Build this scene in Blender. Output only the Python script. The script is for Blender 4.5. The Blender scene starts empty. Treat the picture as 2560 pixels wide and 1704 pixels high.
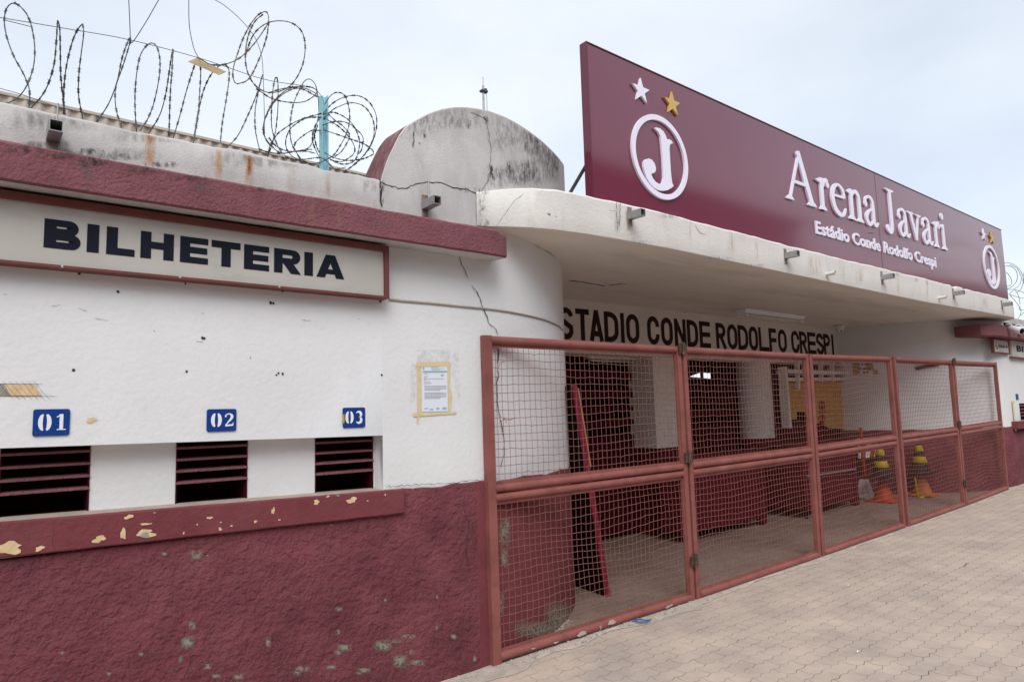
import bpy, math, random
import numpy as np
from mathutils import Vector
random.seed(7)
S = bpy.context.scene
COL = S.collection
# ------------------------------------------------------------------ camera
F_PX, PW, PH = 1707.0, 2560.0, 1704.0
YAW, PITCH, ROLL = [math.radians(a) for a in (38.6, 6.2, -1.65)]
CAM = np.array([0.0, -3.639, 1.571])
fw = np.array([math.sin(YAW)*math.cos(PITCH), math.cos(YAW)*math.cos(PITCH), math.sin(PITCH)])
r0 = np.array([math.cos(YAW), -math.sin(YAW), 0.0]); u0 = np.cross(r0, fw)
cr = math.cos(ROLL)*r0 + math.sin(ROLL)*u0
cu = -math.sin(ROLL)*r0 + math.cos(ROLL)*u0
cd = bpy.data.cameras.new('camera'); cam = bpy.data.objects.new('camera', cd); COL.objects.link(cam)
from mathutils import Matrix
cam.matrix_world = Matrix(((cr[0], cu[0], -fw[0], CAM[0]), (cr[1], cu[1], -fw[1], CAM[1]),
                           (cr[2], cu[2], -fw[2], CAM[2]), (0, 0, 0, 1)))
cd.sensor_width = 36; cd.sensor_fit = 'HORIZONTAL'; cd.lens = F_PX/PW*36; cd.clip_start = .05; cd.clip_end = 2000
S.camera = cam
# ------------------------------------------------------------------ sky, sun, exposure
SUN_EL, SUN_AZ = math.radians(48), math.radians(-145)     # azimuth measured from +Y towards +X
W = bpy.data.worlds.new("World"); S.world = W; W.use_nodes = True
wn, wl = W.node_tree.nodes, W.node_tree.links
wn.clear()
wo = wn.new('ShaderNodeOutputWorld'); bg = wn.new('ShaderNodeBackground'); sky = wn.new('ShaderNodeTexSky')
sky.sky_type = 'NISHITA'; sky.sun_disc = False; sky.sun_elevation = SUN_EL; sky.sun_rotation = SUN_AZ
sky.dust_density = 3.0; sky.air_density = 1.0; sky.altitude = 700
tc = wn.new('ShaderNodeTexCoord'); mp = wn.new('ShaderNodeMapping'); mp.inputs['Scale'].default_value = (.8, .8, 2.0)
nz = wn.new('ShaderNodeTexNoise'); nz.inputs['Scale'].default_value = 1.6; nz.inputs['Detail'].default_value = 6; nz.inputs['Roughness'].default_value = .52
rp = wn.new('ShaderNodeValToRGB'); rp.color_ramp.elements[0].position = .30; rp.color_ramp.elements[0].color = (.60, .60, .60, 1)
rp.color_ramp.elements[1].position = .66; rp.color_ramp.elements[1].color = (.97, .97, .97, 1)
mx = wn.new('ShaderNodeMixRGB'); mx.inputs[2].default_value = (5.6, 5.95, 6.35, 1)
wl.new(tc.outputs['Generated'], mp.inputs['Vector']); wl.new(mp.outputs['Vector'], nz.inputs['Vector'])
wl.new(nz.outputs['Fac'], rp.inputs['Fac']); wl.new(rp.outputs['Color'], mx.inputs[0])
wl.new(sky.outputs['Color'], mx.inputs[1]); wl.new(mx.outputs['Color'], bg.inputs['Color'])
bg.inputs['Strength'].default_value = .11
wl.new(bg.outputs['Background'], wo.inputs['Surface'])
sd = bpy.data.lights.new('sun', 'SUN'); sun = bpy.data.objects.new('sun', sd); COL.objects.link(sun)
sd.energy = 1.5; sd.angle = math.radians(40); sd.color = (1.0, .97, .93)
sv = Vector((math.sin(SUN_AZ)*math.cos(SUN_EL), math.cos(SUN_AZ)*math.cos(SUN_EL), math.sin(SUN_EL)))
sun.rotation_euler = sv.to_track_quat('Z', 'Y').to_euler(); sun.location = (0, -20, 30)
S.view_settings.view_transform = 'Standard'; S.view_settings.look = 'None'
S.view_settings.exposure = 0.68; S.view_settings.gamma = 1; S.view_settings.use_curve_mapping = False
S.render.engine = 'CYCLES'
S.cycles.max_bounces = 8; S.cycles.diffuse_bounces = 5; S.cycles.transparent_max_bounces = 12

# ------------------------------------------------------------------ helpers: finding where a thing stands
def ray(px, py):
    d = fw*F_PX + cr*(px-PW/2) - cu*(py-PH/2)
    return d/np.linalg.norm(d)
def PY(px, py, Y):
    d = ray(px, py); return CAM + d*((Y-CAM[1])/d[1])
def PZ(px, py, Z):
    d = ray(px, py); return CAM + d*((Z-CAM[2])/d[2])
X0, RC, YW = 2.35, 2.30, -.05       # the left wing's wall: straight to X0, then a quarter round of radius RC
XR, RR2 = 12.95, 1.75                          # the right wing's round starts here
def plan(s, off=0.0):               # point at arc length s from X0; off > 0 is outwards
    if s <= 0: return np.array([X0+s, YW-off])
    t = s/RC
    if t <= math.pi/2: return np.array([X0+(RC+off)*math.sin(t), YW+RC-(RC+off)*math.cos(t)])
    return np.array([X0+RC+off, YW+RC+(t-math.pi/2)*RC])
def onwall(px, py, off=0.0):        # where a sight line meets the left wing's curved wall
    d = ray(px, py); k = ((YW-off)-CAM[1])/d[1]; P = CAM+d*k
    if P[0] <= X0: return P
    c = np.array([X0, YW+RC]); o = CAM[:2]-c; dd = d[:2]; a = dd@dd; b = 2*o@dd; q = o@o-(RC+off)**2
    disc = b*b-4*a*q
    k = -b/(2*a) if disc < 0 else (-b-math.sqrt(disc))/(2*a)
    return CAM+d*k
def arclen(P):
    if P[0] <= X0: return P[0]-X0
    return RC*math.atan2(P[0]-X0, YW+RC-P[1])
GX = [-30, 2.63, 4.66, 6.69, 8.68, 10.57, 12.32, 15, 40]
GZ = [0.015, .02, .044, .083, .127, .178, .238, .32, 1.0]
def gz(x): return float(np.interp(x, GX, GZ))

# ------------------------------------------------------------------ helpers: meshes
ORIGIN = {}
def setp(o, label=None, cat=None, group=None, kind=None):
    for k, v in (('label', label), ('category', cat), ('group', group), ('kind', kind)):
        if v: o[k] = v
    return o
def thing(name, label, cat, loc, group=None):
    o = bpy.data.objects.new(name, None); COL.objects.link(o); o.location = loc; o.empty_display_size = .1
    ORIGIN[o.name] = np.array(loc, float)
    return setp(o, label, cat, group)
class MB:
    def __init__(s): s.v = []; s.f = []; s.m = []
    def face(s, pts, m=0):
        i = len(s.v); s.v += [tuple(map(float, p)) for p in pts]; s.f.append(tuple(range(i, i+len(pts)))); s.m.append(m)
    def grid(s, rows, m=0, closed=False):
        i = len(s.v); n = len(rows[0])
        for r in rows: s.v += [tuple(map(float, p)) for p in r]
        for a in range(len(rows)-1):
            for b in range(n if closed else n-1):
                c = (b+1) % n
                s.f.append((i+a*n+b, i+a*n+c, i+(a+1)*n+c, i+(a+1)*n+b)); s.m.append(m)
        return i
    def hexa(s, b, t, m=0):         # bottom four, top four (counter-clockwise seen from the top)
        i = len(s.v); s.v += [tuple(map(float, p)) for p in list(b)+list(t)]
        for q in ((3, 2, 1, 0), (4, 5, 6, 7), (0, 1, 5, 4), (1, 2, 6, 5), (2, 3, 7, 6), (3, 0, 4, 7)):
            s.f.append(tuple(i+k for k in q)); s.m.append(m)
    def box(s, x0, x1, y0, y1, z0, z1, m=0):
        s.hexa([(x0, y0, z0), (x1, y0, z0), (x1, y1, z0), (x0, y1, z0)], [(x0, y0, z1), (x1, y0, z1), (x1, y1, z1), (x0, y1, z1)], m)
    def bar(s, a, b, w, h, up=(0, 0, 1), m=0):
        a = np.array(a, float); b = np.array(b, float); d = b-a; d /= np.linalg.norm(d)
        sd = np.cross(d, np.array(up, float)); sd /= np.linalg.norm(sd); u = np.cross(sd, d)
        q = [(-1, -1), (1, -1), (1, 1), (-1, 1)]
        s.hexa([a+sd*w/2*i+u*h/2*j for i, j in q], [b+sd*w/2*i+u*h/2*j for i, j in q], m)
    def tube(s, pts, r, n=8, m=0, cap=True):
        P = [np.array(p, float) for p in pts]; rows = []; pu = None
        for k, p in enumerate(P):
            d = P[min(k+1, len(P)-1)]-P[max(k-1, 0)]; L = np.linalg.norm(d); d = d/L if L > 1e-9 else np.array([0, 0, 1.])
            if pu is None:
                a = np.array([0, 0, 1.]) if abs(d[2]) < .9 else np.array([1., 0, 0]); pu = np.cross(d, a)
            pu = pu-d*(pu@d); pu /= max(np.linalg.norm(pu), 1e-9); w = np.cross(d, pu)
            rr = r[k] if hasattr(r, '__len__') else r
            rows.append([p+rr*(math.cos(6.28318*j/n)*pu+math.sin(6.28318*j/n)*w) for j in range(n)])
        s.grid(rows, m, True)
        if cap: s.face(rows[0][::-1], m); s.face(rows[-1], m)
    def lathe(s, c, prof, n=24, m=0):
        rows = [[(c[0]+r*math.cos(6.28318*j/n), c[1]+r*math.sin(6.28318*j/n), c[2]+z) for j in range(n)] for r, z in prof]
        s.grid(rows, m, True)
    def prism(s, poly, y0, y1, m=0):    # (x, z) polygon, counter-clockwise seen from the street, front at y0, back at y1
        n = len(poly); s.face([(x, y0, z) for x, z in poly], m); s.face([(x, y1, z) for x, z in poly[::-1]], m)
        for k in range(n):
            a, b = poly[k], poly[(k+1) % n]
            s.face([(a[0], y0, a[1]), (a[0], y1, a[1]), (b[0], y1, b[1]), (b[0], y0, b[1])], m)
    def build(s, name, mats, parent=None, smooth=False, bevel=0, label=None, kind=None):
        me = bpy.data.meshes.new(name)
        o0 = ORIGIN.get(parent.name, np.zeros(3)) if parent else np.zeros(3)
        me.from_pydata([(p[0]-o0[0], p[1]-o0[1], p[2]-o0[2]) for p in s.v], [], s.f)
        for mt in (mats if isinstance(mats, (list, tuple)) else [mats]): me.materials.append(mt)
        me.polygons.foreach_set('material_index', s.m)
        if smooth: me.polygons.foreach_set('use_smooth', [True]*len(s.f))
        me.update()
        o = bpy.data.objects.new(name, me); COL.objects.link(o)
        if parent: o.parent = parent; ORIGIN[o.name] = o0
        if bevel:
            b = o.modifiers.new('bevel', 'BEVEL'); b.width = bevel; b.segments = 2; b.limit_method = 'ANGLE'; b.angle_limit = math.radians(40)
        return setp(o, label, kind=kind)
def islands(w, name, mats, parent, **kw):   # every loose piece of a mesh becomes a part of its own
    key = {}; root = list(range(len(w.v)))
    def find(a):
        while root[a] != a: root[a] = root[root[a]]; a = root[a]
        return a
    for i, p in enumerate(w.v):
        k = (round(p[0], 5), round(p[1], 5), round(p[2], 5)); root[i] = key.setdefault(k, i) if k in key else key.setdefault(k, i)
    for f in w.f:
        a = find(f[0])
        for b in f[1:]: root[find(b)] = a
    sets = {}
    for f, m in zip(w.f, w.m): sets.setdefault(find(f[0]), []).append((f, m))
    mats = mats if isinstance(mats, (list, tuple)) else [mats]; out = []
    for fs in sets.values():
        q = MB(); mp_ = {}
        for f, m in fs:
            for i in f:
                if i not in mp_: mp_[i] = len(q.v); q.v.append(w.v[i])
            q.f.append(tuple(mp_[i] for i in f)); q.m.append(0)
        out.append(q.build(name, mats[fs[0][1]], parent, **kw))
    return out
def weld(o, d=1e-5):
    import bmesh
    bm = bmesh.new(); bm.from_mesh(o.data); bmesh.ops.remove_doubles(bm, verts=bm.verts, dist=d); bmesh.ops.recalc_face_normals(bm, faces=bm.faces)
    bm.to_mesh(o.data); bm.free()
def smooth_line(pts, n=8):              # Catmull-Rom through the points
    P = [np.array(p, float) for p in pts]; P = [2*P[0]-P[1]]+P+[2*P[-1]-P[-2]]; out = []
    for k in range(1, len(P)-2):
        for j in range(n):
            t = j/n
            out.append(.5*((2*P[k])+(-P[k-1]+P[k+1])*t+(2*P[k-1]-5*P[k]+4*P[k+1]-P[k+2])*t*t+(-P[k-1]+3*P[k]-3*P[k+1]+P[k+2])*t**3))
    return out+[P[-2]]
def ribbon(pts, w):                     # centre line + width(s) -> left and right edges
    P = [np.array(p, float) for p in pts]; n = len(P); closed = np.linalg.norm(P[0]-P[-1]) < 1e-6
    Wd = [w]*n if not hasattr(w, '__len__') else list(w); L, R = [], []
    for k in range(n):
        a = P[k-1] if k > 0 else (P[-2] if closed else P[0]); b = P[k+1] if k < n-1 else (P[1] if closed else P[-1])
        d1 = P[k]-a; d2 = b-P[k]
        d1 = d1/np.linalg.norm(d1) if np.linalg.norm(d1) > 1e-9 else None; d2 = d2/np.linalg.norm(d2) if np.linalg.norm(d2) > 1e-9 else None
        if d1 is None: d1 = d2
        if d2 is None: d2 = d1
        t = d1+d2; t = t/max(np.linalg.norm(t), 1e-9); nn = np.array([-t[1], t[0]]); c = max(nn@np.array([-d1[1], d1[0]]), .35)
        L.append(P[k]+nn*Wd[k]/2/c); R.append(P[k]-nn*Wd[k]/2/c)
    return L, R
def stroke(mb, pts, w, y0, y1, m=0):    # an upright letter stroke with its front at y0
    L, R = ribbon(pts, w); n = len(L)
    rows = [[(R[k][0], y0, R[k][1]), (L[k][0], y0, L[k][1]), (L[k][0], y1, L[k][1]), (R[k][0], y1, R[k][1])] for k in range(n)]
    mb.grid(rows, m, True); mb.face(rows[0], m); mb.face(rows[-1][::-1], m)
def arc(cx, cz, rx, rz, a0, a1, n=14):
    return [(cx+rx*math.cos(math.radians(a0+(a1-a0)*k/n)), cz+rz*math.sin(math.radians(a0+(a1-a0)*k/n))) for k in range(n+1)]
def blob(cx, cz, rx, rz, n=18, j=.35):
    ph = [random.uniform(0, 6.28) for _ in range(4)]; out = []
    for k in range(n):
        a = 6.28318*k/n
        q = 1+j*(.5*math.sin(2*a+ph[0])+.35*math.sin(3*a+ph[1])+.3*math.sin(5*a+ph[2]))+random.uniform(-.12, .12)
        out.append((cx+rx*q*math.cos(a), cz+rz*q*math.sin(a)))
    return out
# ------------------------------------------------------------------ helpers: materials
def mat(name, col, rough=.8, var=.12, vscale=3.0, bump=0.0, bscale=60.0, bdist=.01, metal=0.0, coat=0.0, spec=.18, b2dist=.002,
        stain=None, sscale=2.0, slo=.55, shi=.75, stretch=None, samt=1.0, bump2=0.0, b2scale=300.0, detail=6):
    m = bpy.data.materials.new(name); m.use_nodes = True; N, Lk = m.node_tree.nodes, m.node_tree.links
    b = N['Principled BSDF']; b.inputs['Roughness'].default_value = rough; b.inputs['Metallic'].default_value = metal
    b.inputs['Specular IOR Level'].default_value = spec; b.inputs['Coat Weight'].default_value = coat; b.inputs['Coat Roughness'].default_value = .03
    g = N.new('ShaderNodeNewGeometry')
    n1 = N.new('ShaderNodeTexNoise'); n1.inputs['Scale'].default_value = vscale; n1.inputs['Detail'].default_value = detail; n1.inputs['Roughness'].default_value = .6
    Lk.new(g.outputs['Position'], n1.inputs['Vector'])
    r = N.new('ShaderNodeValToRGB'); r.color_ramp.elements[0].position = .3; r.color_ramp.elements[1].position = .7
    r.color_ramp.elements[0].color = (*[c*(1-var) for c in col], 1); r.color_ramp.elements[1].color = (*[min(c*(1+var), 1) for c in col], 1)
    Lk.new(n1.outputs['Fac'], r.inputs['Fac']); out = r.outputs['Color']
    if stain:
        mpn = N.new('ShaderNodeMapping'); mpn.inputs['Scale'].default_value = stretch or (1, 1, 1); Lk.new(g.outputs['Position'], mpn.inputs['Vector'])
        n2 = N.new('ShaderNodeTexNoise'); n2.inputs['Scale'].default_value = sscale; n2.inputs['Detail'].default_value = 9; n2.inputs['Roughness'].default_value = .68
        Lk.new(mpn.outputs['Vector'], n2.inputs['Vector'])
        r2 = N.new('ShaderNodeValToRGB'); r2.color_ramp.elements[0].position = slo; r2.color_ramp.elements[0].color = (0, 0, 0, 1)
        r2.color_ramp.elements[1].position = shi; r2.color_ramp.elements[1].color = (samt, samt, samt, 1)
        Lk.new(n2.outputs['Fac'], r2.inputs['Fac'])
        mxx = N.new('ShaderNodeMixRGB'); mxx.inputs[2].default_value = (*stain, 1)
        Lk.new(r2.outputs['Color'], mxx.inputs[0]); Lk.new(out, mxx.inputs[1]); out = mxx.outputs['Color']
    Lk.new(out, b.inputs['Base Color'])
    prev = None
    for st, sc, ds in ((bump, bscale, bdist), (bump2, b2scale, b2dist)):
        if not st: continue
        n3 = N.new('ShaderNodeTexNoise'); n3.inputs['Scale'].default_value = sc; n3.inputs['Detail'].default_value = 5; n3.inputs['Roughness'].default_value = .55
        Lk.new(g.outputs['Position'], n3.inputs['Vector'])
        bp = N.new('ShaderNodeBump'); bp.inputs['Strength'].default_value = st; bp.inputs['Distance'].default_value = ds
        Lk.new(n3.outputs['Fac'], bp.inputs['Height'])
        if prev: Lk.new(prev, bp.inputs['Normal'])
        prev = bp.outputs['Normal']
    if prev: Lk.new(prev, b.inputs['Normal'])
    m['_out'] = 0
    return m
def fade_mat(name, col, scale, lo, hi, stretch=(1, 1, 1), rough=.9):   # a stain: opaque in patches, clear between them
    m = bpy.data.materials.new(name); m.use_nodes = True; N, Lk = m.node_tree.nodes, m.node_tree.links
    b = N['Principled BSDF']; b.inputs['Roughness'].default_value = rough; b.inputs['Base Color'].default_value = (*col, 1); b.inputs['Specular IOR Level'].default_value = .2
    g = N.new('ShaderNodeNewGeometry'); mpn = N.new('ShaderNodeMapping'); mpn.inputs['Scale'].default_value = stretch
    n = N.new('ShaderNodeTexNoise'); n.inputs['Scale'].default_value = scale; n.inputs['Detail'].default_value = 8; n.inputs['Roughness'].default_value = .7
    r = N.new('ShaderNodeValToRGB'); r.color_ramp.elements[0].position = lo; r.color_ramp.elements[0].color = (0, 0, 0, 1); r.color_ramp.elements[1].position = hi; r.color_ramp.elements[1].color = (.9, .9, .9, 1)
    at = N.new('ShaderNodeAttribute'); at.attribute_name = 'edge'; mu = N.new('ShaderNodeMath'); mu.operation = 'MULTIPLY'
    Lk.new(g.outputs['Position'], mpn.inputs['Vector']); Lk.new(mpn.outputs['Vector'], n.inputs['Vector']); Lk.new(n.outputs['Fac'], r.inputs['Fac'])
    Lk.new(r.outputs['Color'], mu.inputs[0]); Lk.new(at.outputs['Fac'], mu.inputs[1]); Lk.new(mu.outputs[0], b.inputs['Alpha'])
    return m
white = mat('white_limewash', (.715, .722, .735), .85, .05, 1.3, .26, 34, .010, stain=(.50, .48, .45), sscale=1.6, slo=.60, shi=.85, samt=.45, bump2=.22, b2scale=140)
white_in = mat('white_plaster_inside', (.70, .66, .62), .85, .06, 1.5, .25, 45, .008, stain=(.42, .38, .34), sscale=1.3, slo=.55, shi=.85, samt=.5)
soffit = mat('soffit_plaster', (.74, .69, .63), .9, .07, 1.1, .12, 30, .006, stain=(.36, .31, .27), sscale=1.0, slo=.52, shi=.8, samt=.6, stretch=(.5, 2.2, 1))
fascia_m = mat('cream_fascia_plaster', (.70, .68, .65), .88, .06, 2.5, .4, 45, .01, stain=(.54, .46, .38), sscale=5, slo=.56, shi=.80, samt=.65, stretch=(1.6, 1.6, .35), bump2=.4, b2scale=160)
parapet_m = mat('weathered_parapet_plaster', (.52, .505, .49), .92, .14, 3.5, .45, 110, .006, stain=(.36, .35, .34), sscale=4.0, slo=.44, shi=.76, samt=.75, stretch=(1.2, 1.2, .55), bump2=.5, b2scale=150)
tower_m = mat('weathered_gable_plaster', (.56, .548, .535), .92, .12, 2.6, .45, 110, .006, stain=(.32, .31, .30), sscale=3.2, slo=.47, shi=.80, samt=.7, stretch=(1.2, 1.2, .45), bump2=.5, b2scale=150)
black_mould = fade_mat('black_mould', (.05, .048, .045), 42, .46, .63, (1, 1, .5))
grey_mould = fade_mat('grey_mould', (.16, .15, .145), 34, .43, .80, (1, 1, .4))
scar_m = fade_mat('bare_mortar_spots', (.27, .27, .21), 55, .40, .52, (1, 1, 1))
scar_faint = fade_mat('splash_dirt', (.25, .24, .19), 30, .60, .74, (1, 1, 1))
rust_stain = fade_mat('rust_stain', (.60, .27, .05), 38, .36, .66, (1, 1, .25))
rust_pale = fade_mat('pale_rust_stain', (.52, .36, .21), 24, .42, .95, (1, 1, .2))
roughcast = mat('maroon_roughcast', (.158, .043, .055), .85, .26, 4, 1.0, 27, .030, stain=(.235, .085, .10), sscale=3.2, slo=.45, shi=.85, samt=.6, bump2=.9, b2scale=85, b2dist=.008, spec=.25)
maroon_smooth = mat('maroon_smooth_plaster', (.172, .044, .053), .8, .12, 6, .5, 40, .01, stain=(.215, .080, .092), sscale=5, slo=.5, shi=.85, samt=.5, bump2=.4, b2scale=160)
ledge_m = mat('faded_maroon_plaster', (.222, .087, .103), .88, .16, 7, 1.0, 75, .012, stain=(.075, .045, .050), sscale=2.2, slo=.60, shi=.78, samt=.7, stretch=(1.4, 1.4, .7), bump2=.6, b2scale=130)
tower_side = mat('peeling_maroon_plaster', (.17, .078, .082), .92, .30, 12, .6, 60, .010, stain=(.30, .23, .22), sscale=9, slo=.5, shi=.7, samt=.8, stretch=(1, 1, .5))
sill_top = mat('worn_cement_sill', (.36, .29, .25), .9, .15, 9, .4, 80, .005, stain=(.50, .45, .40), sscale=8, slo=.55, shi=.7)
gate_m = mat('salmon_red_gate_paint', (.245, .086, .075), .55, .16, 6, .25, 60, .003, stain=(.13, .052, .042), sscale=9, slo=.52, shi=.74, samt=.75)
wire_m = mat('painted_mesh_wire', (.26, .11, .09), .6, .2, 20)
hinge_m = mat('greasy_hinge_steel', (.10, .075, .06), .55, .3, 30, metal=.5, stain=(.22, .13, .08), sscale=30, slo=.5, shi=.65)
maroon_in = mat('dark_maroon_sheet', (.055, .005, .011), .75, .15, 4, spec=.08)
maroon_in2 = mat('maroon_panel_paint', (.095, .009, .018), .7, .12, 4, spec=.1)
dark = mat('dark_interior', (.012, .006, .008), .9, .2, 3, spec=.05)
hatch_in = mat('hatch_maroon_inside', (.050, .007, .013), .8, .2, 4, spec=.1)
pale_chip = mat('bare_yellow_plaster', (.66, .50, .29), .95, .15, 40, .6, 120, .003)
grey_chip = mat('bare_grey_mortar', (.30, .29, .25), .95, .25, 50, .6, 120, .004)
crack_m = mat('crack_shadow_dirt', (.05, .045, .042), .95, .2, 20)
crack_soft = mat('hairline_crack', (.20, .18, .16), .95, .2, 20)
signboard = mat('ageing_signboard', (.50, .48, .45), .55, .06, 3, .05, 30, .004, stain=(.33, .30, .27), sscale=3.0, slo=.50, shi=.78, samt=.8, stretch=(.6, 1, 1.6))
frame_m = mat('brown_red_frame', (.165, .056, .050), .55, .14, 8)
navy = mat('navy_letter_paint', (.012, .015, .026), .7, .1, 10, spec=.1)
letter_in = mat('dark_brown_letter_paint', (.032, .010, .011), .7, .2, 12)
bb_mat = mat('glossy_maroon_composite', (.160, .011, .040), .35, .02, 1, bump=.03, bscale=1.3, bdist=.02, coat=1.0, spec=.1)
bb_mat.node_tree.nodes['Principled BSDF'].inputs['Coat Roughness'].default_value = .11; bb_mat.node_tree.nodes['Principled BSDF'].inputs['Coat IOR'].default_value = 1.72
bb_trim = mat('maroon_trim_edge', (.125, .018, .040), .25, .03, 2, coat=.5)
acrylic = mat('white_acrylic_letter', (.84, .82, .95), .45, .02, 4)
gold = mat('gold_star_paint', (.62, .42, .14), .4, .04, 8)
steel = mat('galvanised_steel', (.36, .36, .36), .45, .15, 12, metal=.7, stain=(.30, .16, .08), sscale=18, slo=.60, shi=.75)
rusty = mat('rusty_plate_steel', (.27, .24, .21), .75, .25, 40, metal=.3, stain=(.24, .11, .06), sscale=26, slo=.50, shi=.68)
dark_steel = mat('dark_grey_pipe', (.09, .09, .10), .5, .15, 10, metal=.4)
razor_m = mat('razor_wire_steel', (.075, .078, .080), .5, .3, 20, metal=.4)
razor_old = mat('tarnished_razor_wire', (.115, .095, .065), .55, .3, 14, metal=.4)
tealpost = mat('pale_blue_post_paint', (.34, .60, .68), .5, .12, 12)
corr_m = mat('beige_corrugated_sheet', (.46, .40, .34), .7, .12, 4)
blue = mat('blue_enamel', (.008, .045, .235), .35, .05, 10, coat=.3)
white_en = mat('white_enamel', (.78, .80, .82), .4, .03, 8)
yellow_p = mat('yellow_paint', (.48, .35, .015), .5, .15, 20)
black_p = mat('black_rubber', (.022, .022, .023), .6, .2, 20)
orange_p = mat('orange_plastic', (.42, .062, .026), .5, .15, 14)
orange_d = mat('dusty_orange_plastic', (.42, .135, .05), .6, .2, 14)
paper = mat('office_paper', (.72, .75, .82), .7, .03, 12)
ink = mat('grey_print', (.42, .44, .50), .7, .1, 12)
inkblue = mat('pale_blue_print', (.25, .45, .58), .7, .1, 12)
tape = mat('masking_tape', (.66, .55, .33), .7, .1, 20)
residue = fade_mat('tape_residue', (.50, .48, .43), 30, .40, .75)
card = mat('brown_cardboard', (.54, .30, .10), .85, .08, 5)
redp = mat('red_print', (.36, .02, .025), .6, .1, 10)
tan_board = mat('tan_notice_board', (.42, .31, .16), .8, .1, 8)
plastic_w = mat('white_camera_plastic', (.66, .66, .66), .4, .03, 8)
glass_d = mat('dark_lens_glass', (.01, .01, .012), .1, .0, 8)
tubeglass = mat('unlit_tube_glass', (.66, .64, .60), .3, .03, 8)
cable_m = mat('overpainted_cable', (.40, .37, .33), .8, .1, 10)
blue_pl = mat('blue_plastic_strip', (.03, .13, .34), .5, .2, 20)
asphalt = mat('asphalt', (.052, .050, .048), .9, .2, 8, .4, 120, .006)
concrete = mat('concrete_edge', (.42, .365, .315), .95, .18, 9, .6, 50, .01, stain=(.30, .26, .22), sscale=12, slo=.5, shi=.7)
kerb_m = mat('kerb_stone', (.33, .31, .29), .9, .15, 8, .3, 60, .006)
gravel_m = mat('crumbled_mortar', (.40, .37, .33), .95, .35, 60, .8, 90, .01)
housewall = [mat('house_wall_paint_%d' % i, c, .85, .08, 2) for i, c in enumerate([(.45, .40, .34), (.40, .22, .17), (.34, .35, .36)])]
roof_t = mat('clay_roof', (.22, .10, .07), .85, .2, 4)

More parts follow.
